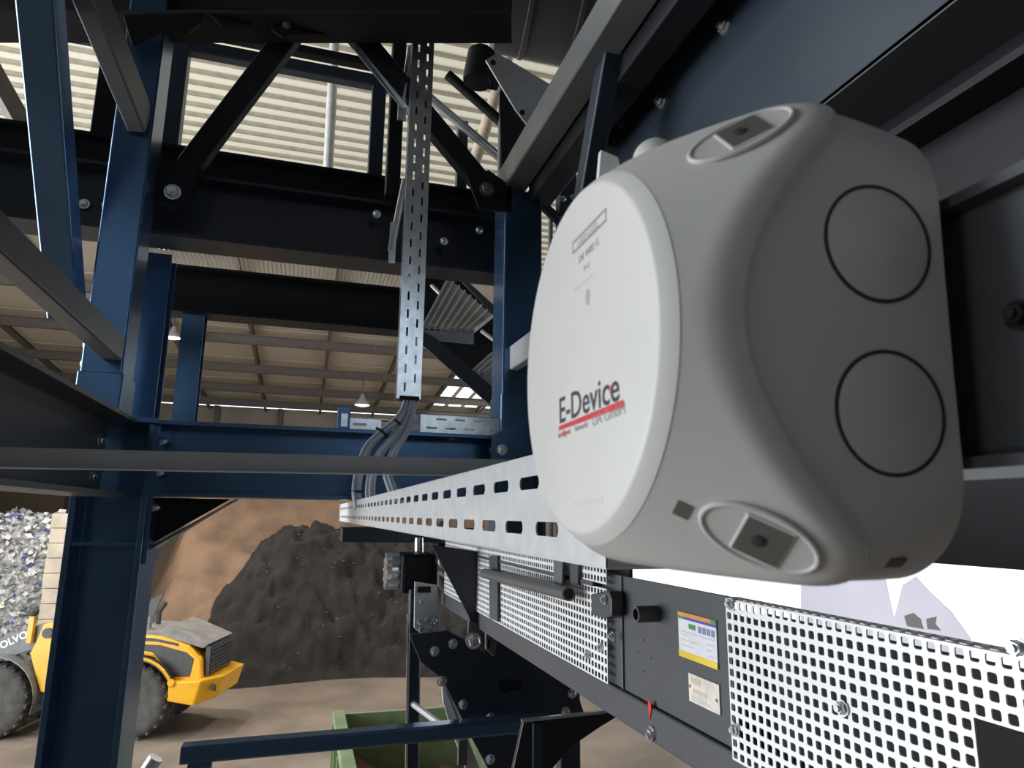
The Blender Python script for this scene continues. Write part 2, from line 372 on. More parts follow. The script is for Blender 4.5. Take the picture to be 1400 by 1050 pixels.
# green skip -------------------------------------------------------
cx0, cx1, cy0, cy1, cz = .705, 2.75, 7.2, 11.25, -2.9
root = mk('waste_skip', MB().bx((cx0 + .05, cy0 + .05, FZ + .12), (cx1 - .05, cy1 - .05, FZ + .22)), 'skip_green', None, 'open green steel waste skip on the floor below the conveyor', 'skip')
for nme, a_, b_ in (('side_wall', (cx0, cy0, FZ + .15), (cx0 + .07, cy1, cz)), ('side_wall', (cx1 - .07, cy0, FZ + .15), (cx1, cy1, cz)), ('end_wall', (cx0 + .07, cy1 - .07, FZ + .15), (cx1 - .07, cy1, cz - .02)), ('end_wall', (cx0 + .07, cy0, FZ + .15), (cx1 - .07, cy0 + .07, cz - .02))):
    mk(nme, MB().bx(a_, b_), 'skip_green', root, bevel=.008)
for k in range(6):
    mk('rib', MB().bx((cx0 - .08, cy0 + .2 + k * .72, FZ + .2), (cx0, cy0 + .3 + k * .72, cz - .12)), 'skip_green', root)
mk('rim', MB().bx((cx0 - .07, cy0, cz - .1), (cx0 + .1, cy1, cz + .02)).bx((cx1 - .1, cy0, cz - .1), (cx1 + .07, cy1, cz + .02)), 'skip_green', root, bevel=.01)
vs = []; nx = 16
for j in range(nx + 1):
    for i in range(nx + 1):
        x = cx0 + .08 + (cx1 - cx0 - .16) * i / nx; y = cy0 + .08 + (cy1 - cy0 - .16) * j / nx
        vs.append((x, y, -3.75 + .3 * noise.fractal(V((x, y, 3)) * 1.3, 1, 2, 4)))
mk('waste_fill', MB().add(vs, [(j * (nx + 1) + i, j * (nx + 1) + i + 1, (j + 1) * (nx + 1) + i + 1, (j + 1) * (nx + 1) + i) for j in range(nx) for i in range(nx)]), 'skip_fill', root, smooth=True)

# ================================================================== wheel loader (local: x forward, y left, z up, origin on the floor under the rear axle)
A = P(172, 1013, Z=FZ); B = P(-22, 1013, Z=FZ); LS = .8
hd_ = math.atan2(B.y - A.y, B.x - A.x)
fw = V((math.cos(hd_), math.sin(hd_), 0)); lf = V((-fw.y, fw.x, 0))
base = A - lf * 1.3 * LS
ld = empty('wheel_loader', base, 'yellow articulated wheel loader with grey lift arm parked before the heaps', 'wheel loader', rot=Matrix.Rotation(hd_, 3, 'Z'))
WB = (B - A).length / LS; ld.scale = (LS,) * 3
def lp(name, mb, m, par=None, bevel=0, smooth=False): return mk(name, mb, m, par or ld, bevel=bevel, smooth=smooth)
def prof(name, pts, y0, y1, m, par=None, bevel=.03): return lp(name, MB().plate([(x, y0, z) for x, z in pts], (0, y1 - y0, 0)), m, par, bevel)
def wheel(x, y):
    s = 1 if y > 0 else -1; R = .92
    t = lp('tyre', MB().lathe([(.48, -.28), (.7, -.31), (.85, -.29), (.92, -.2), (.92, .2), (.85, .29), (.7, .31), (.48, .28)], (x, y, R), (0, 1, 0), 40), 'tyre', smooth=50)
    g = MB()
    for k in range(22):
        for sd in (-1, 1):
            a = 2 * math.pi * (k + .25 * sd) / 22; c = V((x + math.cos(a) * .905, y + sd * .16, R + math.sin(a) * .905))
            g.box(c, (.07, .26, .09), Matrix.Rotation(-a, 3, 'Y') @ Matrix.Rotation(.35 * sd, 3, 'X'))
    mk('tread', g, 'tyre', t, kind='stuff')
    r = lp('rim', MB().lathe([(.5, -.02), (.5, .22), (.44, .22), (.38, .1), (.22, .08), (.2, .2), (.02, .21)], (x, y, R), (0, s, 0), 28), 'loader_grey', smooth=40)
    for k in range(8):
        a = k * math.pi / 4; bolt(r, (x + .25 * math.cos(a), y + s * .07, R + .25 * math.sin(a)), (0, s, 0), .02)
for x in (0, WB):
    for y in (1.02, -1.02): wheel(x, y)
prof('rear_chassis', [(-1.5, .75), (1.5, .7), (1.6, 1.25), (-1.5, 1.35)], -.6, .6, 'loader_dark')
prof('engine_hood', [(1.05, 1.35), (.95, 1.9), (.98, 2.5), (.8, 2.62), (-.5, 2.52), (-1.25, 2.28), (-1.62, 1.95), (-1.68, 1.35), (-.95, 1.35), (-.75, 1.6), (-.35, 1.98), (.2, 2.08), (.6, 1.9), (.85, 1.5)], -1.0, 1.0, 'yellow', bevel=.06)
prof('side_grille', [(.85, 2.0), (.6, 2.12), (.2, 2.2), (-.3, 2.12), (-.72, 1.72), (-.9, 1.5), (-1.35, 1.5), (-1.42, 1.95), (-1.2, 2.12), (-.5, 2.3), (.85, 2.36)], .99, 1.015, 'loader_dark', bevel=.01)
prof('side_slit', [(.8, 2.43), (.8, 2.53), (-.3, 2.48), (-.95, 2.35), (-1.0, 2.27), (-.4, 2.39)], .975, 1.012, 'loader_dark', bevel=.008)
prof('hood_deck', [(1.0, 2.6), (.6, 2.68), (-.45, 2.62), (-.55, 2.78), (-1.0, 2.62), (-1.75, 2.32), (-1.6, 2.2), (-.5, 2.5)], -.9, .9, 'loader_deck', bevel=.02)
g = MB()
g.bx((-1.78, -.85, 1.5), (-1.66, .85, 2.25))
for k in range(7): g.bx((-1.82, -.8, 1.55 + k * .1), (-1.77, .8, 1.59 + k * .1))
lp('rear_grille', g, 'loader_dark')
cwt = lp('counterweight', MB().add([(-.92, 1.28, .95), (-.92, 1.28, 1.42), (-1.75, 1.25, 1.46), (-1.6, 1.25, .82), (-2.2, .75, 1.5), (-2.05, .75, .95),
    (-.92, -1.28, .95), (-.92, -1.28, 1.42), (-1.75, -1.25, 1.46), (-1.6, -1.25, .82), (-2.2, -.75, 1.5), (-2.05, -.75, .95)],
    [(0, 1, 2, 3), (3, 2, 4, 5), (5, 4, 10, 11), (11, 10, 8, 9), (9, 8, 7, 6), (6, 7, 1, 0), (1, 7, 8, 10, 4, 2), (0, 3, 5, 11, 9, 6)]), 'yellow', bevel=.04)
for s in (1, -1):
    mk('tail_light', MB().box((-1.99, 1.02 * s, 1.25), (.3, .05, .16), Matrix.Rotation(-.82 * s, 3, 'Z')), 'loader_dark', cwt)
mk('tow_eye', MB().lathe([(.09, 0), (.09, .05), (.05, .05)], (-1.0, 1.28, 1.42), (0, 1, 0), 16), 'yellow', cwt)
for s in (1, -1):   # rear mudguards
    g = MB(); pts = [(1.1 * math.cos(a), .92 + 1.1 * math.sin(a)) for a in [math.radians(q) for q in range(15, 171, 12)]]
    out = pts + [(x * .95, .92 + (z - .92) * .95) for x, z in pts[::-1]]
    n = len(pts); vs = []
    for y in (.72 * s, 1.3 * s): vs += [(x, y, z) for x, z in out]
    fs = [(i, i + 1, 2 * n - 2 - i, 2 * n - 1 - i) for i in range(n - 1)] + [(2 * n + i, 2 * n + 2 * n - 1 - i, 2 * n + 2 * n - 2 - i, 2 * n + i + 1) for i in range(n - 1)]
    fs += [(i, 2 * n + i, 2 * n + (i + 1) % (2 * n), (i + 1) % (2 * n)) for i in range(2 * n)]
    lp('rear_mudguard', g.add(vs, fs), 'loader_dark')
    lp('mudguard_trim', MB().tube([(x * 1.01, 1.3 * s, .92 + (z - .92) * 1.01) for x, z in pts[6:]], .035, 8), 'yellow')
    pts = [(WB + 1.1 * math.cos(a), .92 + 1.1 * math.sin(a)) for a in [math.radians(q) for q in range(40, 200, 12)]]
    g = MB()
    for i in range(len(pts) - 1): g.plate([(pts[i][0], .7 * s, pts[i][1]), (pts[i + 1][0], .7 * s, pts[i + 1][1]), (pts[i + 1][0], 1.33 * s, pts[i + 1][1]), (pts[i][0], 1.33 * s, pts[i][1])], (0, 0, .04))
    lp('front_mudguard', g, 'loader_grey')
# cab
cab = lp('cab_floor', MB().bx((.95, -.8, 1.35), (2.35, .8, 1.75)), 'loader_dark', bevel=.02)
for x, z in ((1.0, 0), (2.3, 0)):
    for y in (.74, -.74): mk('cab_post', MB().bx((x - .05, y - .05, 1.75), (x + .05, y + .05, 3.3)), 'loader_dark', cab)
for y in (.75, -.75): mk('cab_window', MB().bx((1.05, y - .01, 1.8), (2.25, y + .01, 3.25)), 'glass', cab)
for x in (1.0, 2.3): mk('cab_window', MB().bx((x - .01, -.69, 1.8), (x + .01, .69, 3.25)), 'glass', cab)
mk('cab_roof', MB().bx((.85, -.85, 3.28), (2.5, .85, 3.42)), 'loader_grey', cab, bevel=.04)
# pre-cleaner, exhaust, mirror
lp('air_filter', MB().lathe([(.05, 0), (.05, .16), (.13, .16), (.14, .3), (.12, .42), (.05, .46)], (.1, .45, 2.64), (0, 0, 1), 18), 'loader_deck', smooth=40)
lp('exhaust_pipe', MB().tube([(.2, -.3, 2.6), (.2, -.3, 3.0), (.05, -.3, 3.25)], .07, 12), 'loader_dark')
lp('rear_mirror', MB().plate([(-.05, .55, 3.0), (.3, .55, 2.95), (.05, .55, 3.45), (-.25, .55, 3.6)], (0, .05, 0)), 'loader_dark')
lp('mirror_arm', MB().tube([(.1, .55, 3.0), (.6, .6, 3.15), (.98, .74, 3.2)], .02, 8), 'loader_dark')
lp('hand_rail', MB().tube([(.7, .95, 2.64), (.7, .98, 3.0), (.95, .98, 3.05)], .02, 8), 'loader_dark')
# front frame and lift arm
for s in (1, -1):
    lp('front_frame', MB().plate([(WB - 1.75, 1.0 * s, 1.0), (WB - 1.15, 1.0 * s, 1.15), (WB - .95, 1.0 * s, 1.6), (WB - .75, 1.0 * s, 2.1), (WB - .85, 1.0 * s, 2.35), (WB - 1.0, 1.0 * s, 2.85), (WB - 1.3, 1.0 * s, 2.9), (WB - 1.7, 1.0 * s, 2.0)], (0, .14 * s, 0)), 'yellow', bevel=.02)
    lp('pivot_pin', MB().lathe([(.13, 0), (.13, .06), (.06, .06)], (WB - 1.15, 1.14 * s, 2.62), (0, s, 0), 18), 'loader_dark')
    arm = prof('lift_arm', [(WB - 1.2, 2.75), (WB - .9, 2.85), (WB + .6, 2.3), (WB + 1.9, 1.2), (WB + 2.0, .5), (WB + 1.7, .55), (WB + .5, 1.75), (WB - .95, 2.25)], .82 * s, .98 * s, 'loader_grey', bevel=.02)
    if s > 0: text('VOLVO', .26, 'lettering', 'white', ld, (WB + .26, .99, 2.10), (-.86, 0, .42), (.42, 0, .86), .004, 1.05, .008)
lp('front_axle', MB().bx((WB - .3, -.8, .55), (WB + .3, .8, 1.05)), 'loader_dark')
lp('light_post', MB().bx((WB - .72, 1.0, 2.35), (WB - .58, 1.12, 3.05)), 'yellow', bevel=.01)
lp('work_light', MB().lathe([(.06, 0), (.12, .04), (.13, .14), (.1, .2)], (WB - .65, 1.06, 3.03), (0, 0, 1), 16), 'loader_dark')
lp('bucket', MB().plate([(WB + 1.6, -1.4, .1), (WB + 2.9, -1.4, .05), (WB + 2.9, -1.4, .1), (WB + 1.9, -1.4, .25), (WB + 1.75, -1.4, .8), (WB + 2.1, -1.4, 1.35), (WB + 2.0, -1.4, 1.4), (WB + 1.6, -1.4, .9)], (0, 2.8, 0)), 'loader_grey')

# ================================================================== steel frame of the machine
ZT = .375           # top of the lower ring of beams
def plate_px(name, px, Y, t, m, label, cat='plate', par=None, bevel=.002, X=None, group=None):
    pts = [P(u, v, Y=Y) if X is None else P(u, v, X=X) for u, v in px]
    tv = (0, t, 0) if X is None else (t, 0, 0)
    return mk(name, MB().plate(pts, tv), m, par, label, cat, group, bevel=bevel)
# lower H column (left) standing on the floor; flanges face left and right, web faces the camera
lc = mk('steel_column', MB().prism(I_(.27, .28, .014, .022), (-.73, 3.2, FZ), (-.73, 3.2, ZT - .02), (1, 0, 0)), 'blue', None, 'wide dark blue H-section column standing beside the wheel loader', 'column', bevel=.002)
mk('stiffener', MB().bx((-.845, 3.07, -.13), (-.615, 3.2, -.115)), 'blue', lc)
mk('head_plate', MB().bx((-.92, 3.03, ZT - .02), (-.58, 3.37, ZT)), 'blue', lc)
mk('base_plate', MB().bx((-.95, 3.0, FZ), (-.54, 3.4, FZ + .03)), 'blue', lc)
# upper column (box section)
ua = mk('steel_column', MB().prism(Bx(.155, .2), (-.825, 3.2, ZT), (-.825, 3.2, 3.0), (0, 1, 0)), 'blue', None, 'blue box-section column rising above the left crossbeam joint', 'column', bevel=.003)
mk('sleeve', MB().prism(Bx(.17, .215), (-.825, 3.2, ZT), (-.825, 3.2, .56), (0, 1, 0)), 'blue', ua, bevel=.003)
for z in (.6, .68): bolt(ua, (-.9025, 3.15, z), (-1, 0, 0), .014)
for z in (1.62, 1.62): bolt(ua, (-.9025, 3.16, z), (-1, 0, 0), .013)
LX = P(206, 460, Y=3.75).x
lc2 = mk('steel_column', MB().prism(I_(.14, .14, .01, .012), (LX, 3.75, ZT), (LX, 3.75, 1.3), (0, 1, 0)), 'blue', None, 'slim blue post just behind the box-section column', 'column', bevel=.002)
# crossbeam
cb = mk('crossbeam', MB().prism(I_(.31, .22, .012, .018), (-.58, 3.2, ZT - .155), (.86, 3.2, ZT - .155)), 'blue', None, 'blue I-section crossbeam carrying the grey cable trays', 'beam', bevel=.002)
mk('end_plate', MB().bx((-.594, 3.08, -.2), (-.578, 3.32, ZT)), 'blue', cb)
mk('end_plate', MB().bx((.86, 3.08, .04), (.876, 3.32, ZT)), 'blue', cb)
for z in (.29, .16, .02): bolt(cb, (-.578, 3.12, z), (1, 0, 0), .018)
for z in (.29, .16): bolt(cb, (-.578, 3.26, z), (1, 0, 0), .018)
mk('haunch_flange', MB().plate([(-.578, 3.12, -.135), (-.578, 3.12, -.15), (-.29, 3.12, .05), (-.27, 3.12, .06)], (0, .16, 0)), 'blue', cb)
mk('haunch', MB().plate([(-.592, 3.2, .06), (-.592, 3.2, -.13), (-.30, 3.2, .06)], (0, .014, 0)), 'black', cb)
bolt(cb, (.66, 3.17, ZT - .02), (0, 0, 1), .02)
bolt(cb, (.84, 3.085, ZT - .07), (0, -1, 0), .02)
# side beam along the left, running toward the camera
sb = beam('side_beam', (-.77, .4, ZT - .16), (-.77, 3.05, ZT - .16), I_(.315, .2, .012, .018), 'anthracite', 'long dark side beam running up to the wide blue column')
for y, z in ((2.95, .27), (2.9, .13)): bolt(sb, (-.764, y, z), (1, 0, 0), .018)
# handrail type rails along the side
rl = beam('side_rail', (-.92, .5, .805), (-.79, 3.1, .665), Bx(.075, .105), 'greysteel', 'grey box rail bolted low on the box-section column', 'rail')
r2 = beam('side_rail', (-1.03, 1.5, 2.22), (-.80, 3.1, 1.70), Bx(.075, .15), 'greysteel', 'grey box rail reaching high on the box-section column', 'rail')
# slim cross rail in front
rr = beam('cross_rail', (-.668, 1.5, .0755), (.45, 1.5, .088), L_(.02, .040, .004), 'greysteel_lit', 'thin grey angle rail crossing before the blue crossbeam and cables', 'rail')
# blue diagonal brace at far left
d1 = beam('diagonal_brace', P(52, -40, Y=2.45), P(92, 430, Y=3.3), Bx(.12, .12), 'blue', 'steep blue box-section brace beside the grey box rails', 'brace', up=(0, -1, 0))
# right post
rp_ = mk('steel_column', MB().prism(Bx(.2, .2), (.98, 3.2, ZT), (.98, 3.2, 1.64), (0, 1, 0)), 'blue', None, 'blue box-section column at the foot of the grating stairs', 'column', bevel=.004)
mk('sleeve', MB().prism(Bx(.212, .212), (.98, 3.2, ZT), (.98, 3.2, .58), (0, 1, 0)), 'blue', rp_, bevel=.003)
rl_ = mk('steel_column', MB().prism(I_(.22, .22), (.99, 3.2, FZ), (.99, 3.2, ZT), (1, 0, 0)), 'blue', None, 'blue H-section column under the right end of the crossbeam', 'column')
b = MB().plate([P(700, 580, Y=3.0), P(735, 560, Y=3.0), P(735, 640, Y=3.0), P(672, 640, Y=3.0), P(672, 596, Y=3.0)], (0, .015, 0))
gp = mk('gusset_plate', b, 'blue', None, 'blue gusset plate with a bolt where crossbeam meets the stair column', 'plate')
bolt(gp, P(686, 615, Y=3.0), (0, -1, 0), .02)
# short grey channel going from the stair column toward the junction box
beam('side_channel', P(703, 490, Y=3.1), P(775, 440, X=.97), Bx(.05, .12), 'greysteel_lit', 'short pale channel between the stair column and the junction box', 'rail')
# upper platform beams
pb = beam('platform_beam', (-2.4, 3.5, 1.46), (1.0, 3.5, 1.46), I_(.33, .2, .012, .018), 'blue_dark', 'deep dark platform beam behind the left box-section column')
for u, v in ((115, 279), (147, 281), (238, 262)): bolt(pb, P(u, v, Y=3.48) if u < 200 else P(u, v, Y=3.42), (0, -1, 0), .02 if u < 200 else .034)
for u, v in ((515, 293), (655, 315), (607, 330)): bolt(pb, P(u, v, Y=3.4), (0, -1, 0), .018)
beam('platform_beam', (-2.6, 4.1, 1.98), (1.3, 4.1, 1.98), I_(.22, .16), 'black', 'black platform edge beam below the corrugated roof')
wk = mk('walkway_grating', MB(), 'galv', None, 'galvanised walkway edge under the platform beams', 'walkway') if False else None
g = MB().bx((-1.2, 4.5, 1.7), (.62, 4.53, 1.8))
wk = mk('walkway', g, 'galv', None, 'galvanised walkway edge strip under the platform beams', 'walkway')
b = MB()
for k in range(60): b.bx((-1.2 + k * .03, 4.53, 1.76), (-1.196 + k * .03, 5.2, 1.8))
mk('grating_bars', b, 'galv', wk, kind='stuff')
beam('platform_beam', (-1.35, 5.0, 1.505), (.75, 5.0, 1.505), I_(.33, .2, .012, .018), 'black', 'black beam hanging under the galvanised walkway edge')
beam('rear_crossbeam', (-2.0, 5.0, .29), (.9, 5.0, .29), I_(.22, .16), 'blue_dark', 'dark rear crossbeam hidden behind the blue crossbeam')
PX3 = P(260, 500, Y=5.0).x
pp = mk('steel_column', MB().prism(I_(.13, .14), (PX3, 5.0, .40), (PX3, 5.0, 1.34), (0, 1, 0)), 'blue', None, 'blue post under the walkway beside the bright hall lamp', 'column')
# truss above
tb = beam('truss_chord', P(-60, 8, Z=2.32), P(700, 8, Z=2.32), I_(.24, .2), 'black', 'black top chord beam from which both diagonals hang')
def dia(u0, v0, u1, v1, Y0, Y1, w_, m, label):
    return beam('truss_diagonal', P(u0, v0, Y=Y0), P(u1, v1, Y=Y1), Bx(w_, w_ * .7), m, label, 'brace', up=(0, -1, 0))
a1 = dia(404, 38, 236, 258, 3.1, 3.35, .105, 'black', 'black truss diagonal falling from the chord to the left column')
a2 = dia(482, 40, 672, 268, 3.0, 3.25, .105, 'black', 'black truss diagonal falling from the chord to the stair column')
mk('flange_strip', MB().plate([P(486, 58, Y=2.985), P(483, 66, Y=2.985), P(560, 160, Y=3.07), P(566, 156, Y=3.07)], (0, .01, 0)), 'galv', a2)
g1 = plate_px('gusset_plate', [(370, 24), (510, 26), (504, 44), (490, 48), (412, 46), (385, 50), (372, 40)], 2.95, .015, 'black', 'black gusset plate joining two truss diagonals under the chord')
for u in (417, 440, 460): mk('slot', MB().box(P(u, 34, Y=2.945), (.03, .008, .016)), 'pale_grey', g1)  # pale blocks stand in for light seen through the slots
for u, v in ((392, 34), (498, 32)): bolt(g1, P(u, v, Y=2.945), (0, -1, 0), .018, m='greysteel')
g2 = plate_px('gusset_plate', [(205, 232), (222, 212), (262, 222), (268, 240), (258, 275), (235, 285), (208, 268)], 3.28, .015, 'black', 'black gusset plate with a large bolt on the left column')
bolt(g2, P(236, 263, Y=3.275), (0, -1, 0), .03)
g3 = plate_px('gusset_plate', [(640, 245), (668, 232), (700, 255), (700, 290), (655, 285)], 3.1, .015, 'black', 'black gusset plate with a bolt at the stair column top')
bolt(g3, P(665, 259, Y=3.095), (0, -1, 0), .03, m='greysteel')
# lugs under chord
plate_px('chord_lug', [(168, 20), (278, 20), (272, 32), (258, 44), (215, 44), (180, 60)], 3.0, .02, 'black', 'black chamfered lug under the chord above the left column', 'lug')
plate_px('chord_lug', [(288, 10), (362, 12), (352, 28), (345, 34), (302, 34), (290, 22)], 2.98, .02, 'black', 'black chamfered lug under the chord between column and diagonals', 'lug')
# hand rail / channel behind the truss
RZ1 = P(400, 68, Y=4.1).z; RZ2 = P(400, 92, Y=4.1).z; PT = 2.09
beam('upper_rail', (-1.05, 4.1, RZ1), (.5, 4.1, RZ1), Bx(.08, .05), 'black', 'black flat rail behind the truss diagonals', 'rail')
beam('upper_rail', (-1.0, 4.1, RZ2), (.5, 4.1, RZ2), Bx(.08, .08), 'slate', 'blue-grey tube rail behind the truss diagonals', 'rail')
RZ3 = P(60, 38, Y=4.1).z
beam('upper_rail', (-2.4, 4.1, RZ3), (-1.2, 4.1, RZ3), Bx(.09, .08), 'slate', 'blue-grey tube rail beyond the steep blue brace', 'rail')
def vpost(u, v, Y, z0, z1, w_, m, label):
    x = P(u, v, Y=Y).x; return beam('rail_post', (x, Y, z0), (x, Y, z1), Bx(w_, w_ * .9), m, label, 'post', up=(0, 1, 0))
vpost(237, 150, 4.1, PT, RZ1, .11, 'slate', 'blue-grey rail post beside the left column')
vpost(515, 180, 4.1, PT, RZ2 - .04, .09, 'slate', 'slim blue-grey rail post left of the vertical cable tray')
vpost(146, 160, 4.1, PT, RZ3, .12, 'black', 'black rail post left of the box-section column')
tpx = P(539, 200, Y=3.35).x
beam('tray_post', (tpx, 3.35, 1.63), (tpx, 3.35, 2.9), Bx(.075, .06), 'black', 'black post that the vertical cable tray is clamped to', 'post', up=(0, 1, 0))
# bright tubes right of tray
rod('stair_rail', 548, 100, 690, 221, 4.05, 4.05, .03, 'galv', 'polished stair handrail tube beside the vertical cable tray', 'rail')
rod('stair_rail', 612, 102, 690, 171, 3.52, 3.52, .03, 'black', 'black stair handrail tube under the motor', 'rail')
vpost(631, 215, 4.1, PT, P(631, 168, Y=4.1).z, .07, 'slate', 'blue-grey stair rail post under the polished handrail')
vpost(686, 180, 3.5, 1.62, P(687, 100, Y=3.5).z, .04, 'greysteel', 'thin grey upright under the motor bracket')

# ================================================================== stairs with grating treads
SY = 4.1
st = empty('grating_stairs', P(640, 540, Y=SY), 'dark stairs with galvanised grating treads climbing past the blue column', 'stairs')
def quad(px, Y): return [P(u, v, Y=Y + dy) for u, v, dy in px]
mk('stringer', MB().plate([P(u, v, Y=SY - .02) for u, v in ((576, 452), (596, 462), (700, 552), (700, 580), (576, 470))], (0, .02, 0)), 'anthracite', st)
mk('stringer', MB().plate([P(u, v, Y=SY + .75) for u, v in ((560, 365), (616, 366), (720, 455), (720, 590), (580, 460))], (0, .02, 0)), 'black', st)
mk('stringer_flange', MB().plate([P(614, 366, Y=SY + .4), P(626, 372, Y=SY + .4), P(700, 440, Y=SY + .4), P(700, 456, Y=SY + .4)], (0, .02, 0)), 'greysteel', st)
def tread(c, nbar=8):
    fl, fr, bl, br = c     # front left/right, back left/right
    t = mk('tread', MB().plate([fl, fl + (fr - fl) * .03, bl + (br - bl) * .03, bl], (0, 0, .03)), 'galvlite', st)
    for k in range(1, nbar + 1):
        a = fl.lerp(fr, k / nbar); q = bl.lerp(br, k / nbar); w_ = (fr - fl) * .012
        mk('grating_bar', MB().plate([a - w_, a + w_, q + w_, q - w_], (0, 0, .028)), 'galvlite', t)
    g = MB()
    for k in range(1, 30):
        a = fl.lerp(bl, k / 30); q = fr.lerp(br, k / 30); d = (bl - fl) * .006
        g.plate([a - d, a + d, q + d, q - d], (0, 0, .02))
    mk('cross_bars', g, 'greysteel_lit', t, kind='stuff')
    mk('side_plate', MB().plate([fl, fr, fr - V((0, 0, .075)), fl - V((0, 0, .06))], (0, .005, 0)), 'galvlite', t)
tread([P(577, 451, Y=SY), P(648, 455, Y=SY), P(613, 381, Y=SY + .72), P(674, 434, Y=SY + .6)])
tread([P(645, 512, Y=SY), P(715, 516, Y=SY), P(688, 472, Y=SY + .72), P(740, 500, Y=SY + .6)])
for u, v, u2, v2 in ((590, 390, 602, 402), (658, 452, 690, 476)):
    mk('cleat', MB().tube([P(u, v, Y=SY + .5), P(u2, v2, Y=SY + .45)], .014, 8), 'galvlite', st)

# ================================================================== cable trays
def slot_tiles(L, Wd, pitch, sl, sh, rows, start=0.0, stag=0.5):
    """slotted strip L x Wd: rows = centre heights"""
    T = []; rows = sorted(rows); edges = [0] + [(rows[i] + rows[i + 1]) / 2 for i in range(len(rows) - 1)] + [Wd]
    for i, r in enumerate(rows):
        x = 0; y0, y1 = edges[i], edges[i + 1]
        off = start + (pitch * stag if i % 2 else 0)
        if off > 0: T.append((0, y0, off, y1, None, 0)); x = off
        while x + pitch <= L:
            a = x + (pitch - sl) / 2; T.append((x, y0, x + pitch, y1, (a, r - sh / 2, a + sl, r + sh / 2), min(sl, sh) * .3)); x += pitch
        if x < L - 1e-6: T.append((x, y0, L, y1, None, 0))
    return T
# long foreground tray: slotted base faces left
TX, T0, T1, TZ0, TZ1 = .2, .44, 3.95, -.0345, .0565
b = MB(); b.holes((TX, T0, TZ0), (0, 1, 0), (0, 0, 1), (.0015, 0, 0), slot_tiles(T1 - T0, TZ1 - TZ0, .0955, .057, .012, (.0245, .0655), .0723, .51))
tr = mk('cable_tray', b, 'galvlite', None, 'long slotted galvanised cable tray running from the junction box to the cables', 'cable tray')
mk('flange', MB().bx((TX, T0, TZ1 - .0015), (TX + .06, T1, TZ1)), 'galvlite', tr)
mk('flange', MB().bx((TX, T0, TZ0), (TX + .06, T1, TZ0 + .0015)), 'galvlite', tr)
mk('lip', MB().bx((TX - .003, T1 - .03, TZ0), (TX, T1, TZ1)), 'galvlite', tr)
mk('tray_bracket', MB().bx((.16, 2.9, -.11), (.75, 3.08, -.05)), 'slate', None, 'blue-grey bracket arm holding the far end of the long tray', 'bracket', bevel=.006)
# vertical tray
VY = 3.0; vx0, vx1 = .368, .472; vz0, vz1 = .51, 2.42
b = MB(); b.holes((vx0, VY, vz0), (0, 0, 1), (1, 0, 0), (0, .0015, 0), slot_tiles(vz1 - vz0, vx1 - vx0, .085, .042, .009, (.032, .076), .01))
vt = mk('cable_tray', b, 'galv', None, 'tall vertical slotted cable tray with cables hanging out below', 'cable tray')
mk('flange', MB().bx((vx0 - .0015, VY, vz0), (vx0, VY + .06, vz1)), 'galv', vt)
mk('flange', MB().bx((vx1, VY, vz0), (vx1 + .0015, VY + .06, vz1)), 'galv', vt)
b = MB().bx((vx0 - .06, VY + .06, 1.16), (vx0 - .03, VY + .075, 1.36)).prism(Bx(.03, .03), (vx0 - .05, VY + .07, 1.22), (vx0, VY + .05, 1.58))
mk('tray_clamp', b, 'galv', None, 'galvanised clamp at the middle of the vertical tray', 'bracket')
b = MB().bx((vx0 - .05, VY + .06, 1.9), (vx0 - .01, VY + .075, 2.06)).prism(Bx(.03, .03), (vx0 - .03, VY + .07, 2.0), (vx0, VY + .05, 2.3))
mk('tray_clamp', b, 'galv', None, 'galvanised clamp near the top of the vertical tray', 'bracket')
# trays lying on the crossbeam
hx0, hx1 = P(575, 575, Y=3.12).x, P(684, 575, Y=3.12).x
b = MB(); b.holes((hx0, 3.12, ZT + .003), (1, 0, 0), (0, 0, 1), (0, .0015, 0), slot_tiles(hx1 - hx0, .085, .09, .05, .009, (.022, .064), .008))
ht = mk('cable_tray', b, 'galv', None, 'short slotted cable tray on the crossbeam against the stair column', 'cable tray')
mk('flange', MB().bx((hx0, 3.12, ZT + .001), (hx1, 3.2, ZT + .003)), 'galv', ht)
mk('flange', MB().bx((hx0, 3.12, ZT + .086), (hx1, 3.2, ZT + .088)), 'galv', ht)
lx0, lx1 = P(478, 580, Y=3.15).x, P(521, 580, Y=3.15).x
b = MB(); b.holes((lx0, 3.15, ZT + .003), (1, 0, 0), (0, 0, 1), (0, .0015, 0), [(0, 0, lx1 - lx0, .055, (.015, .02, .075, .032), .003)])
lt = mk('cable_tray', b, 'galv', None, 'small tray stub on the crossbeam left of the hanging cables', 'cable tray')
mk('flange', MB().bx((lx0, 3.15, ZT + .055), (lx1 + .1, 3.22, ZT + .057)), 'galv', lt)
mk('end_box', MB().bx((lx0 - .055, 3.12, ZT), (lx0, 3.22, ZT + .105)), 'blue', lt, bevel=.004)
mk('end_label', MB().bx((lx0 - .04, 3.118, ZT + .012), (lx0 - .012, 3.12, ZT + .07)), 'galv', lt)

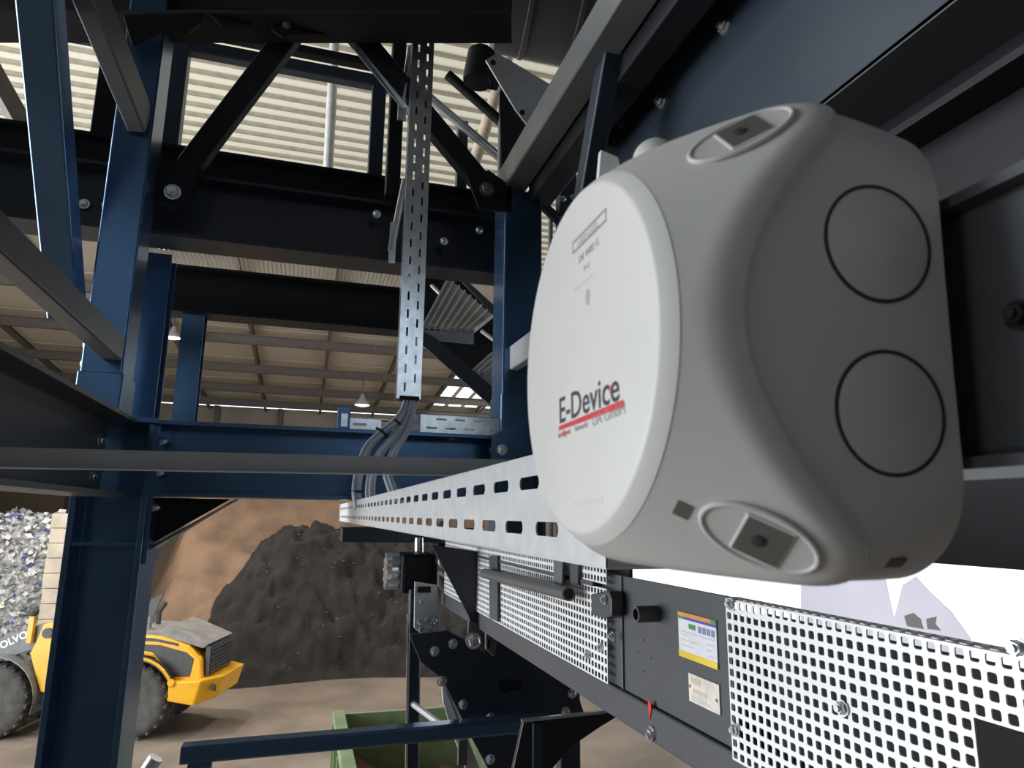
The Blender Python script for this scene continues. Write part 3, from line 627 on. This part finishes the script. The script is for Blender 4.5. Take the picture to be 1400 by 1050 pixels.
# cables ------------------------------------------------------------
def spline(pts, n=10):
    out = []; q = [pts[0]] + pts + [pts[-1]]
    for i in range(1, len(q) - 2):
        for k in range(n):
            t = k / n; a, b_, c, d = q[i - 1], q[i], q[i + 1], q[i + 2]
            out.append(.5 * ((2 * b_) + (c - a) * t + (2 * a - 5 * b_ + 4 * c - d) * t * t + (3 * b_ - a - 3 * c + d) * t ** 3))
    return out + [pts[-1]]
def cable(px, off, r, label, group):
    pts = [P(u, v, Y=y) + off * k for u, v, y, k in px]
    return mk('cable', MB().tube(spline(pts), r, 10), 'cable', None, label, 'cable', group, smooth=True)
rs = random.Random(11)
bund = [([(556, 520, 3.03, 1), (556, 548, 3.02, .8), (545, 572, 2.98, 1), (522, 592, 2.95, 1), (503, 612, 2.92, 1.1), (492, 640, 2.88, 1.1), (487, 668, 2.82, 1), (490, 694, 2.76, 1)], 5, 'grey cable of the leftmost bundle dropping into the long tray', 'cables of the leftmost bundle'),
        ([(562, 520, 3.03, 1), (562, 548, 3.02, .8), (555, 572, 2.99, 1), (540, 595, 2.95, 1), (520, 620, 2.9, 1), (510, 645, 2.84, 1), (506, 668, 2.78, 1), (508, 694, 2.7, 1)], 4, 'grey cable of the middle bundle dropping into the long tray', 'cables of the middle bundle'),
        ([(566, 520, 3.03, 1), (565, 548, 3.02, .8), (560, 575, 2.99, 1), (552, 595, 2.96, 1), (538, 618, 2.9, 1), (530, 645, 2.8, 1), (536, 668, 2.6, 1), (545, 690, 2.4, 1)], 4, 'grey cable of the right bundle dropping into the long tray', 'cables of the right bundle')]
for px, n, lab, gr in bund:
    for k in range(n):
        a = 2 * math.pi * k / n
        cable(px, V((math.cos(a) * .013, math.sin(a) * .012, .006 * math.sin(a * 2))), .0072, lab, gr)
for k in range(5):
    cable([(598, 571 + 4 * k, 3.16, 1), (572, 570 + 4.5 * k, 3.16, 1), (560, 572 + 4.5 * k, 3.12, 1), (552, 578 + 4 * k, 3.05, 1), (545, 586 + 3 * k, 2.99, 1)], V((0, 0, 0)), .006, 'thin grey cable running from the short tray into the hanging bundle', 'cables from the short tray')
def tie(u, v, Y, r, ax, label):
    mk('cable_tie', MB().lathe([(r, -.004), (r * 1.08, -.004), (r * 1.08, .004), (r, .004)], P(u, v, Y=Y), ax, 16), 'rubber', None, label, 'cable tie')
tie(521, 590, 2.95, .026, (-.6, 0, -.8), 'black cable tie around the upper leftmost cable bundle')
tie(543, 578, 2.98, .026, (-.6, 0, -.8), 'black cable tie around the cables near the short tray')
tie(489, 672, 2.81, .024, (0, 0, 1), 'black cable tie around the leftmost bundle just above the tray')
mk('cable_tie', MB().bx((vx0 + .01, VY - .01, vz0 - .005), (vx1 - .005, VY + .05, vz0 + .012)), 'rubber', None, 'dark cable strap at the lower mouth of the vertical tray', 'cable tie', bevel=.005)

# ================================================================== junction box on the right (local: x = depth behind the lid)
bc = V((.0834, .1936, .0490)); wv_ = V((.0354, -.0122, -.0189))
BR = Matrix.Rotation(wv_.length, 3, wv_)
SA, SD, SL, SC = .0657, .0721, .72, .024
def sq(c, s, SC):
    c, s = abs(c), abs(s)
    if s > c: c, s = s, c
    r = SA / c; k = SA - SC
    if r * s > k:
        q = k * (c + s); r = q + math.sqrt(max(q * q - (2 * k * k - SC * SC), 0))
    return r
def surf(th, t):
    SC = .016 + .013 * min(1, max(0, (t - .044) / .028)) ** 1.3
    a = sq(math.cos(th), math.sin(th), SC) * (.0615 + .0575 * t) / SA; q = .0572 + SL * max(t, 0); k = .0028
    h = max(k - abs(a - q), 0) / k
    inner = min(1, max(0, (q - a - .0046) / .0016)); inner = inner * inner * (3 - 2 * inner)
    return min(a, q) - h * h * k * .25 - .0017 * inner
n, mt = 320, 110; vs = []
ts = [0, .002] + [.004 + (SD - .004) * k / mt for k in range(mt + 1)]
for t in ts:
    for k in range(n):
        th = 2 * math.pi * k / n; r = surf(th, t); vs.append((t, r * math.cos(th), r * math.sin(th)))
L = len(ts)
fs = [(i * n + k, i * n + (k + 1) % n, (i + 1) * n + (k + 1) % n, (i + 1) * n + k) for i in range(L - 1) for k in range(n)]
fs += [list(range(n)), list(range((L - 1) * n, L * n))[::-1]]
jb = empty('junction_box', bc, 'light grey plastic junction box with round lid and printed company logo', 'junction box', rot=BR)
mk('body', MB().add(vs, fs), 'boxgrey', jb, smooth=35)
lid = mk('lid', MB().lathe([(.0566, -.004), (.0571, -.0002), (.0571, .0004), (.0541, .0037), (.0534, .0041), (.0525, .0043), (.001, .0043)], (0, 0, 0), (-1, 0, 0), 128), 'lidgrey', jb, smooth=25)
# knock-outs on the end that faces the camera and the opposite end
for s in (-1, 1):
    for z in (.0215, -.0215):
        k_ = mk('knockout', MB().lathe([(.0146, -.002), (.0146, .0002), (.0139, .0005), (.0095, .0002), (.0088, .0004), (.0005, .0004)], (.0528, s * (.0615 + .0575 * .0528 - .0017), z), (-.0575, s, 0), 48), 'boxgrey', jb, smooth=30)
        mk('groove', MB().lathe([(.0146, -.001), (.0146, .0003), (.0156, .0003), (.0156, -.001)], (.0528, s * (.0615 + .0575 * .0528 - .0017), z), (-.0575, s, 0), 48), 'groove', k_)
# latches on the sloping corners
def latch(c, along, out):
    c = V(c); al = V(along).normalized(); nn = V(out); nn = (nn - al * nn.dot(al)).normalized(); sd = nn.cross(al)
    E = .0054
    path = []
    for k in range(40):
        a = 2 * math.pi * k / 40; x = math.cos(a); y = math.sin(a)
        path.append(c + al * (x * .0140) + sd * (y * .0078) + nn * .0002)
    path.append(path[0]); path.append(path[1])
    l_ = mk('latch', MB().tube(path, .0008, 8), 'boxgrey', jb, smooth=True)
    pl = MB().add([c + al * (math.cos(a) * .0136) + sd * (math.sin(a) * .0074) + nn * .0004 for a in [2 * math.pi * k / 32 for k in range(32)]], [list(range(32))])
    mk('latch_face', pl, 'boxgrey', l_)
    q = c + al * .001
    mk('socket_frame', MB().prism([(-E * 1.12, -E * 1.12), (E * 1.12, -E * 1.12), (E * 1.12, E * 1.12), (-E * 1.12, E * 1.12)], q - nn * .001, q + nn * .0009, al), 'boxgrey', l_, bevel=.0004)
    mk('socket', MB().prism([(-E, -E), (E, -E), (E, E), (-E, E)], q - nn * .001, q + nn * .0011, al), 'socket', l_)
    mk('socket_pin', MB().lathe([(.0017, 0), (.0017, .0012), (.0008, .0014)], q + nn * .0002 - al * .001, nn, 12), 'groove', l_)
for sy in (-1, 1):
    for sz in (-1, 1):
        r = surf(math.radians(45), .0220) + .0001; q = .7071 * r
        latch((.0220, sy * q, sz * q), (1, sy * SL * .7071, sz * SL * .7071), (-SL, sy * .7071, sz * .7071))
ur = V((0, -.684, -.729)); al_ = (V((1, 0, 0)) + ur * SL).normalized(); nn_ = (ur - V((SL, 0, 0))).normalized(); q = V((.0071, 0, 0)) + ur * .0623
mk('vent_slot', MB().prism([(-.0023, -.0020), (.0023, -.0020), (.0023, .0020), (-.0023, .0020)], q - nn_ * .001, q + nn_ * .00025, al_), 'socket', jb)
mk('vent_slot', MB().box((.0555, -.0575, -.0568), (.0050, .0024, .0030), Matrix.Rotation(math.radians(45), 3, 'X')), 'socket', jb)
mk('vent_slot', MB().box((.0530, -.0560, .0560), (.0040, .0020, .0030), Matrix.Rotation(math.radians(-45), 3, 'X')), 'socket', jb)
# printing on the lid: reading direction = -y, up = z
lx = -.00435
def lt_(body, y, z, size, m, sx=1, rot=.06, bold=0):
    return text(body, size, 'lettering', m, lid, (lx, y, z), (0, -math.cos(rot), math.sin(rot)), (0, math.sin(rot), math.cos(rot)), .00005, sx, bold)
lt_('E-Device', .0165, -.0190, .0119, 'print_dark', 1.12, .042, .00012)
def bar(pts, m, nm): return mk(nm, MB().plate([(lx - .00003, y, z) for y, z in pts], (.0001, 0, 0)), m, lid)
bar([(.0168, -.0214), (-.0338, -.0192), (-.0338, -.0172), (.0166, -.0199)], 'print_red', 'logo_stroke')
bar([(-.0256 + .0009 * math.cos(a), -.0135 + .0012 * math.sin(a)) for a in [2 * math.pi * k / 14 for k in range(14)]], 'pink', 'logo_dot')
lt_('UA GmbH', -.0125, -.0225, .0047, 'print_grey', 1.1, .07)
lt_('intelligent', .0170, -.0238, .0028, 'print_red', 1.05, .06)
lt_('Networks', .0020, -.0229, .0027, 'print_grey', 1.0, .06)
for z in (.0387, .0353):
    bar([(.0028, z - .0004), (-.0238, z + .0004), (-.0238, z + .0012), (.0028, z + .0004)], 'print_grey', 'label_frame')
for yy, z in ((.0028, .0370), (-.0238, .0378)): bar([(yy - .0004, z - .0021), (yy + .0004, z - .0021), (yy + .0004, z + .0021), (yy - .0004, z + .0021)], 'print_grey', 'label_frame')
lt_('HENSEL', -.0010, .0359, .0031, 'print_faint', 1.65, .03)
lt_('DK 0402 G', -.0023, .0300, .0033, 'print_grey', 1.05, .05)
lt_('IP 65', -.0065, .0262, .0024, 'print_faint', 1.0, .035)
bar([(.0023, .0222), (-.0145, .0228), (-.0145, .0230), (.0023, .0224)], 'print_faint', 'rule')
bar([(-.0095 + .0017 * math.cos(a), .0172 + .0026 * math.sin(a)) for a in [2 * math.pi * k / 16 for k in range(16)]], 'print_faint', 'test_mark')
bar([(.003, -.0458), (-.0196, -.0443), (-.0196, -.0425), (.003, -.0440)], 'print_pale', 'embossed_line')

# white tab and cable gland behind the box
mk('mounting_tab', MB().plate([P(u, v, Y=.262) for u, v in ((822, 205), (845, 215), (850, 240), (818, 250))], (0, .003, 0)), 'white', None, 'small white plastic tab peeking out behind the junction box', 'tab')
mk('cable_gland', MB().lathe([(.010, -.02), (.010, .0), (.008, .004), (.003, .007)], P(893, 200, Y=.245) - V((0, 0, .006)), (-.1, .3, .6), 24), 'lidgrey', None, 'rounded grey cable gland on top of the junction box', 'cable gland', smooth=40)
# mounting channel behind the box (right)
mc = beam('mounting_channel', (.163, .02, .052), (.163, .42, .052), [(0, -.036), (.03, -.036), (.03, .030), (0, .030)], 'anthracite', 'dark steel channel that the junction box is screwed to', 'bracket', bevel=.002)
mk('top_flange', MB().bx((.158, .02, .0815), (.20, .42, .0845)), 'anthracite', mc)
mk('bottom_flange', MB().bx((.158, .02, .013), (.20, .42, .016)), 'anthracite', mc)
bolt(mc, P(1394, 430, X=.162), (-1, 0, 0), .003, m='black')

# ================================================================== conveyor below
CX = .5
cz0, cz1 = -.262, -.092
cv = empty('conveyor', (CX + .2, 1.3, -.32), 'grey belt conveyor frame with perforated guards under the junction box', 'conveyor')
mk('side_plate', MB().bx((CX, .05, cz0), (CX + .006, 2.5, cz1)), 'anthracite', cv) if False else None
mk('side_plate', MB().bx((CX, .745, cz0), (CX + .006, 1.118, -.092)), 'anthracite', cv)
mk('seam', MB().bx((CX - .003, 1.035, cz0), (CX, 1.04, -.092)), 'greysteel', cv)
bt = MB().bx((CX - .006, .05, -.31), (CX + .1, 2.5, cz0 - .002))
mk('bottom_channel', bt, 'anthracite', cv, bevel=.003)
mk('belt', MB().bx((CX + .05, .05, -.275), (CX + .62, 2.5, -.25)), 'rubber', cv)
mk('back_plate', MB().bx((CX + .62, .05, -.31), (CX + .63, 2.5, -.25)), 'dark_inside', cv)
for y in (.3, .9, 1.5, 2.1): mk('roller', MB().tube([(CX + .02, y, -.30), (CX + .62, y, -.30)], .022, 14), 'galv', cv, smooth=40)
def guard(y0, y1, z0, z1, pitch, hole, skip=None, name='guard_panel', x=CX - .012):
    ny = int(round((y1 - y0) / pitch)); nz = int(round((z1 - z0) / pitch)); py = (y1 - y0) / ny; pz = (z1 - z0) / nz
    T = []
    for i in range(ny):
        for j in range(nz):
            a, c = i * py, j * pz
            if skip and skip(y0 + a, z0 + c): continue
            T.append((a, c, a + py, c + pz, (a + (py - hole) / 2, c + (pz - hole) / 2, a + (py + hole) / 2, c + (pz + hole) / 2), .0012))
    b = MB().holes((x, y0, z0), (0, 1, 0), (0, 0, 1), (.0015, 0, 0), T)
    return mk(name, b, 'guard', cv)
ga = guard(.06, .735, -.268, -.092, .0125, .0078, skip=lambda y, z: y < .415 and z < -.15)
lt2 = [(k * .0125, 0, (k + 1) * .0125, .0145, (k * .0125 + .0023, .003, k * .0125 + .0102, .0108), .0012) for k in range(54)]
mk('guard_lip', MB().holes((CX - .0105, .06, -.0905), (0, 1, 0), (1, 0, 0), (0, 0, -.0015), lt2), 'guard', ga)
mk('inner_dark_sheet', MB().bx((CX + .045, .05, -.262), (CX + .05, .74, -.112)), 'dark_inside', cv)  # added dark sheet giving the guard holes a shaded inside
mk('inner_dark_sheet', MB().bx((CX + .045, 1.1, -.262), (CX + .05, 2.45, -.08)), 'dark_inside', cv)
for u, v in ((1000, 826), (1006, 998), (1152, 968), (1392, 886)): bolt(ga, P(u, v, X=CX - .013), (-1, 0, 0), .006)
gb = guard(1.072, 2.42, -.262, -.115, .0135, .0085)
gc = guard(1.072, 2.42, -.108, -.05, .0135, .0085)
mk('guard_frame', MB().bx((CX - .016, 1.12, -.115), (CX - .006, 2.42, -.108)), 'anthracite', cv)
for u, v in ((822, 885), (805, 895), (838, 870)): bolt(gb, P(u, v, X=CX - .013), (-1, 0, 0), .006)
for u in (765, 785, 675): mk('guard_strap', MB().plate([P(u - 6, 765 if u > 700 else 760, X=CX - .02), P(u + 5, 767 if u > 700 else 760, X=CX - .02), P(u + 5, 800 if u > 700 else 850, X=CX - .02), P(u - 6, 797 if u > 700 else 845, X=CX - .02)], (.004, 0, 0)), 'anthracite', cv)
# tube rail in front of the upper guard
p1 = P(778, 812, X=.46); p0 = P(662, 784, X=.46)
tp = mk('tube_rail', MB().lathe([(.0125, 0), (.0125, (p0 - p1).length), (.009, (p0 - p1).length), (.009, .001)], p1, p0 - p1, 20), 'greysteel', None, 'dark grey steel tube with open end before the far guard', 'tube', smooth=40)
mk('tube_bore', MB().lathe([(.0092, -.0005), (.0092, .004)], p1, p0 - p1, 18), 'black', tp)
mk('tube_strap', MB().plate([P(u, v, X=.47) for u, v in ((757, 766), (769, 768), (768, 800), (757, 797))], (.004, 0, 0)), 'greysteel', tp)
hb_ = plate_px('hinge_block', [(808, 812), (832, 808), (836, 818), (836, 842), (826, 846), (808, 840)], None, .02, 'anthracite', 'dark hinge block bolted at the corner of the far guard', 'bracket', X=.474)
bolt(hb_, P(827, 820, X=.473), (-1, 0, 0), .006)
# pipe stub, holes, labels, arrow on the side plate
c = P(899, 839, X=CX); d = P(886, 841, X=CX - .035)
ps = mk('pipe_stub', MB().lathe([(.0115, 0), (.0115, .035), (.008, .035), (.008, .01)], (CX, c.y, c.z), (-1, 0, 0), 20), 'anthracite', None, 'dark open pipe stub sticking out of the conveyor side plate', 'pipe', smooth=40)
mk('bore', MB().lathe([(.0082, .0), (.0082, .012)], (CX, c.y, c.z), (-1, 0, 0), 18), 'black', ps)
sp = cv.children
for u, v in ((880, 875), (872, 892), (890, 900), (881, 918)):
    p = P(u, v, X=CX - .0005); mk('drill_hole', MB().lathe([(.0016, 0), (.0016, .001)], p, (1, 0, 0), 10), 'black', cv)
def quadpt(c, s, t):   # c: tl tr br bl
    return c[0].lerp(c[1], s).lerp(c[3].lerp(c[2], s), t)
def sign(name, px, m, label):
    c = [P(u, v, X=CX - .002) for u, v in px]
    y0 = (c[0].y + c[3].y) / 2; y1 = (c[1].y + c[2].y) / 2; zt = (c[0].z + c[1].z) / 2; zb = (c[2].z + c[3].z) / 2
    c = [V((CX - .002, y0, zt)), V((CX - .002, y1, zt)), V((CX - .002, y1, zb)), V((CX - .002, y0, zb))]
    o = mk(name, MB().plate(c, (.0019, 0, 0)), m, None, label, 'sign', bevel=.0005)
    def patch(nm, s0, t0, s1, t1, mm):
        mk(nm, MB().plate([quadpt(c, s0, t0) - V((.0004, 0, 0)), quadpt(c, s1, t0) - V((.0004, 0, 0)), quadpt(c, s1, t1) - V((.0004, 0, 0)), quadpt(c, s0, t1) - V((.0004, 0, 0))], (.0005, 0, 0)), mm, o)
    return o, c, patch
o, c, pt = sign('instruction_sign', ((926, 834), (979, 850), (981, 915), (929, 897)), 'label_white', 'white instruction sign with orange and yellow bands on the conveyor side plate')
pt('band', 0, 0, .88, .085, 'orange'); pt('band', .88, 0, 1, .085, 'lgreen'); pt('band', 0, .09, .18, .15, 'lgreen'); pt('band', .18, .09, 1, .15, 'lblue'); pt('band', 0, .86, 1, 1, 'lyellow')
for k in range(4): pt('icon', .55 + k * .11, .22, .63 + k * .11, .36, 'icon')
pt('picture', .3, .22, .48, .33, 'lgreen'); 
for k, (a, q) in enumerate(((.05, .95), (.05, .3), (.75, .95), (.08, .5), (.75, .9), (.08, .4), (.8, .95))): pt('text_line', a, .42 + k * .06, q, .43 + k * .06, 'rule')
o, c, pt = sign('type_plate', ((941, 920), (983, 936), (984, 978), (942, 958)), 'label_pale', 'small pale type plate below the instruction sign')
pt('picture', .1, .12, .4, .32, 'beige'); pt('picture', .15, .5, .6, .64, 'beige')
for k in range(4): pt('text_line', .1, .7 + k * .06, .5 + .1 * k, .715 + k * .06, 'rule')
for a in ((.06, .45), (.93, .55)):
    p = quadpt(c, *a); bolt(o, p, (-1, 0, 0), .002)
c = P(888, 970, X=CX - .0075)
mk('red_arrow', MB().plate([V((c.x, c.y + a, c.z + q)) for a, q in ((-.004, .011), (.004, .011), (.005, .002), (.003, -.003), (0, -.013), (-.003, -.003), (-.005, .002))], (.0012, 0, 0)), 'red', None, 'red arrow sticker on the conveyor bottom channel', 'sticker')
bo = bolt(cv, P(894, 1003, X=CX - .004), (-1, 0, -.3), .009)
# pale tarpaulin hanging in the right gateway
tq = mk('gate_tarpaulin', MB().plate([P(u, v, X=15.5) for u, v in ((1095, 640), (1204, 640), (1210, 790), (1222, 846), (1234, 800), (1252, 788), (1268, 806), (1300, 836), (1326, 872), (1330, 920), (1095, 960))], (.02, 0, 0)), 'thin_sheet', None, 'pale torn tarpaulin hanging in the bright gateway behind the near guard', 'tarpaulin')
for px in (((1236, 842), (1248, 838), (1258, 846), (1262, 860), (1240, 856)), ((1266, 846), (1280, 843), (1278, 853), (1286, 862), (1268, 860))):
    mk('dark_print', MB().plate([P(u, v, X=15.45) for u, v in px], (.02, 0, 0)), 'print_grey', tq)

# conveyor tail, brackets, motor ----------------------------------------
q = plate_px('support_plate', [(590, 745), (662, 755), (662, 885), (650, 868), (640, 840)], 1.95, .012, 'blue_dark', 'dark blue triangular support plate under the long tray')
mk('edge_flange', MB().plate([P(u, v, Y=1.945) for u, v in ((655, 755), (663, 755), (663, 893), (650, 885), (640, 866), (641, 850), (655, 852))], (0, .012, 0)), 'greysteel', q)
bolt(q, P(647, 876, Y=1.94), (0, -1, 0), .018)
pl2 = plate_px('lug_plate', [(664, 866), (672, 860), (690, 862), (680, 872), (676, 898), (664, 888)], 1.9, .012, 'greysteel', 'grey slotted lug beside the triangular support plate', 'lug')
mk('slot', MB().box(P(668, 880, Y=1.898), (.008, .004, .02)), 'black', pl2)
tp_ = plate_px('tail_plate', [(560, 868), (612, 862), (645, 880), (665, 850), (700, 860), (783, 928), (800, 978), (716, 986), (708, 1060), (672, 1060), (640, 1000), (604, 928), (575, 905)], 2.3, .015, 'slate', 'large dark bolted steel plate beneath the conveyor tail')
for u, v in ((619, 880), (604, 931), (633, 963), (670, 981), (782, 948), (773, 973), (670, 1038), (594, 890)): bolt(tp_, P(u, v, Y=2.295), (0, -1, 0), .013)
mk('slot', MB().lathe([(.02, 0), (.02, .004)], P(690, 938, Y=2.295), (0, -1, 0), 20).bx(P(690, 945, Y=2.292), P(712, 931, Y=2.296)), 'black', tp_)
q = plate_px('base_frame', [(716, 986), (860, 970), (818, 996), (780, 1022), (748, 1060), (700, 1060)], 1.9, .02, 'blue_dark', 'dark blue base plate right of the low rail')
mk('edge_trim', MB().plate([P(u, v, Y=1.89) for u, v in ((714, 984), (850, 969), (850, 973), (714, 988))], (0, .012, 0)), 'galv', q)
mk('web', MB().bx(P(730, 990, Y=1.88), P(738, 1060, Y=1.9)), 'slate', q)
lr = beam('low_rail', P(248, 1030, Y=2.2), P(760, 985, Y=2.2), Bx(.06, .045), 'blue', 'dark blue low rail crossing above the green skip', 'rail')
pz = P(274, 1040, Y=2.2)
mk('post', MB().bx((pz.x - .03, pz.y - .02, pz.z - 1.0), (pz.x + .03, pz.y + .02, pz.z - .005)), 'blue', lr)
po = beam('guide_post', P(567, 805, Y=2.6), P(563, 1080, Y=2.6), Bx(.045, .045), 'slate', 'slim dark upright post before the green skip', 'post', up=(0, 1, 0))
mk('edge_strip', MB().plate([P(557, 840, Y=2.57), P(560, 840, Y=2.57), P(557, 1080, Y=2.57), P(554, 1080, Y=2.57)], (0, .01, 0)), 'galv', po)
mk('strut', MB().tube([P(564, 962, Y=2.58), P(605, 992, Y=2.4)], .011, 10), 'pale_grey', po)
sl = plate_px('sloping_strut', [(603, 925), (612, 940), (660, 1060), (640, 1060), (618, 1000), (606, 960)], 2.5, .02, 'pale_grey', 'pale grey sloping support strut beside the dark tail plate', 'leg')
mk('hinge', MB().box(P(632, 1028, Y=2.49), (.03, .02, .08)), 'greysteel', sl)
mk('edge_strip', MB().plate([P(u, v, Y=2.48) for u, v in ((604, 930), (607, 930), (640, 1010), (634, 1010))], (0, .01, 0)), 'galv', sl)
# drive motor
p = P(566, 780, Y=2.7)
mo = mk('drive_motor', MB().bx((p.x - .06, 2.6, p.z - .075), (p.x + .075, 2.8, p.z + .065)), 'black', None, 'black boxy drive motor with finned pale end below the long tray', 'motor', bevel=.012)
mk('end_cap', MB().lathe([(.06, 0), (.062, .03), (.05, .05), (.02, .05)], (p.x - .06, 2.7, p.z), (-1, 0, 0), 24), 'galv', mo, smooth=30)
for k in range(10):
    a = 2 * math.pi * k / 10; mk('fin', MB().box((p.x - .085, 2.7 + .06 * math.cos(a), p.z + .06 * math.sin(a)), (.05, .02, .008), Matrix.Rotation(-a, 3, 'X')), 'galvlite', mo)
mk('terminal_box', MB().bx((p.x + .06, 2.55, p.z + .03), (p.x + .15, 2.7, p.z + .11)), 'black', mo, bevel=.008)
mk('sensor', MB().lathe([(.02, 0), (.02, .03)], P(606, 768, Y=2.5), (0, -1, 0), 16), 'beige', mo)
gv = plate_px('motor_plate', [(567, 795), (598, 800), (602, 870), (594, 885), (566, 858)], 2.45, .008, 'galvlite', 'galvanised motor plate with a cluster of bolts')
for u, v in ((573, 850), (583, 847), (591, 852), (575, 860), (585, 858), (594, 848), (580, 868), (588, 866), (590, 875), (576, 822)): bolt(gv, P(u, v, Y=2.448), (0, -1, 0), .008)
mk('slot', MB().box(P(580, 806, Y=2.446), (.045, .006, .02)), 'black', gv)
bb = beam('tail_beam', P(600, 790, X=.56), P(640, 838, X=.52), Bx(.03, .05), 'greysteel', 'short grey beam between motor plate and triangular support plate')
# vertical hanger tube of the motor
mk('hanger_tube', MB().tube([P(573, 735, Y=2.75), P(573, 775, Y=2.75)], .018, 12), 'galv', None, 'short bright hanger tube above the drive motor', 'tube', smooth=40)
# chrome rod at bottom left
rod('chrome_rod', 196, 1062, 213, 1036, 2.0, 2.0, .018, 'zinc', 'short chrome rod end beside the wide blue column', 'rod')

# ================================================================== upper right: hopper, beams, gearmotor
yb = beam('hopper_beam', (.94, .35, 1.73), (.94, 3.3, 1.73), Bx(.12, .15), 'greysteel', 'dark grey box beam running overhead to the stair column')
beam('hopper_beam', (1.067, .35, 1.68), (1.067, 3.1, 1.68), Bx(.12, .2), 'black', 'black beam tucked behind the overhead grey box beam')
pk = beam('hopper_brace', P(842, 30, X=.97), P(790, 330, X=1.01), Bx(.085, .075), 'slate', 'blue-grey slanting brace between hopper beam and junction box', 'brace', up=(-1, 0, 0))
hop = empty('hopper', (1.47, 1.4, -.098), 'big dark hopper with a blue-grey side panel behind the junction box', 'hopper')
hp = mk('side_panel', MB().bx((1.25, .25, 1.085), (1.26, 2.7, 1.74)), 'slate', hop, 'blue-grey bolted side panel')
for u, v in ((992, 35), (906, 138), (975, 5)): bolt(hp, P(u, v, X=1.25), (-1, 0, 0), .026)
bolt(hp, P(852, 168, X=1.25), (-1, 0, 0), .02, m='greysteel')
mk('lower_flange', MB().bx((1.25, .25, 1.08), (1.47, 2.7, 1.095)), 'anthracite', hp)
mk('upper_flange', MB().bx((1.13, .25, 1.72), (1.25, 2.7, 1.76)), 'black', hp)
hw_ = mk('lower_wall', MB().bx((1.47, .2, -.098), (1.485, 2.6, 1.1)), 'black', hop)
mk('ledge', MB().bx((1.40, .2, .62), (1.47, 2.6, .655)), 'anthracite', hw_)
mk('ledge', MB().bx((1.36, .2, .95), (1.47, 2.6, .97)), 'black', hw_)
# dark end structure between beam and panel
beam('hopper_strut', P(935, 20, X=1.15), P(770, 240, X=1.2), Bx(.05, .08), 'anthracite', 'dark grey strut beside the blue-grey hopper panel', 'brace')
ux = P(774, 270, Y=3.3).x
q = beam('slotted_upright', (ux, 3.3, FZ), (ux, 3.3, 1.95), Bx(.10, .08), 'slate', 'dark bolted upright behind the junction box top', 'post', up=(0, 1, 0))
for u, v in ((770, 272), (783, 270), (773, 302), (768, 315)): bolt(q, P(u, v, Y=3.24), (0, -1, 0), .015)
rod('stair_rail', 722, 262, 790, 326, 3.3, 3.3, .028, 'slate', 'dark handrail tube between stair column and bolted upright', 'rail')
beam('rail_post', P(753, 293, Y=3.32), P(752, 360, Y=3.32), Bx(.025, .02), 'pale_grey', 'pale post stub between stair column and bolted upright', 'post', up=(0, 1, 0))
# gearmotor drum
c = P(765, -12, Y=3.5)
dr = mk('gear_drum', MB().lathe([(.34, -.40), (.42, -.36), (.42, -.20), (.43, -.195), (.43, -.17), (.42, -.165), (.42, .1), (.43, .105), (.43, .13), (.42, .135), (.42, .5), (.2, .5)], c, (1, -.15, -.1), 64), 'anthracite', None, 'big dark grey gearmotor drum overhead', 'drum', smooth=40)
pm = P(655, 95, Y=3.3)
em = mk('electric_motor', MB().lathe([(.03, -.09), (.075, -.085), (.08, -.06), (.08, .1), (.06, .12), (.03, .12)], pm, (.15, 0, 1), 24), 'black', None, 'black electric motor hanging at the drum bracket', 'motor', smooth=40)
mk('terminal_box', MB().box(pm + V((.06, 0, -.02)), (.12, .1, .12)), 'black', em, bevel=.01)
mk('cable_gland', MB().lathe([(.035, 0), (.04, .03), (.03, .06)], P(636, 48, Y=3.25), (-.6, -.5, .3), 16), 'black', em, smooth=40)
br = plate_px('drum_bracket', [(664, 82), (680, 72), (764, 122), (745, 175), (728, 180), (705, 150)], 3.05, .012, 'galvlite', 'grey bracket plate with two bolt holes below the drum')
for u, v in ((674, 86), (714, 154)): mk('bolt_hole', MB().lathe([(.014, 0), (.014, .006)], P(u, v, Y=3.048), (0, -1, 0), 12), 'black', br)
plate_px('bracket_web', [(683, 125), (690, 120), (730, 180), (705, 258), (686, 262)], 3.2, .012, 'black', 'black web plate between drum bracket and stair column')
plate_px('bracket_strip', [(701, 228), (728, 178), (735, 184), (715, 225), (703, 240)], 3.12, .008, 'galv', 'bright narrow strip at the foot of the overhead grey box beam', 'strip')
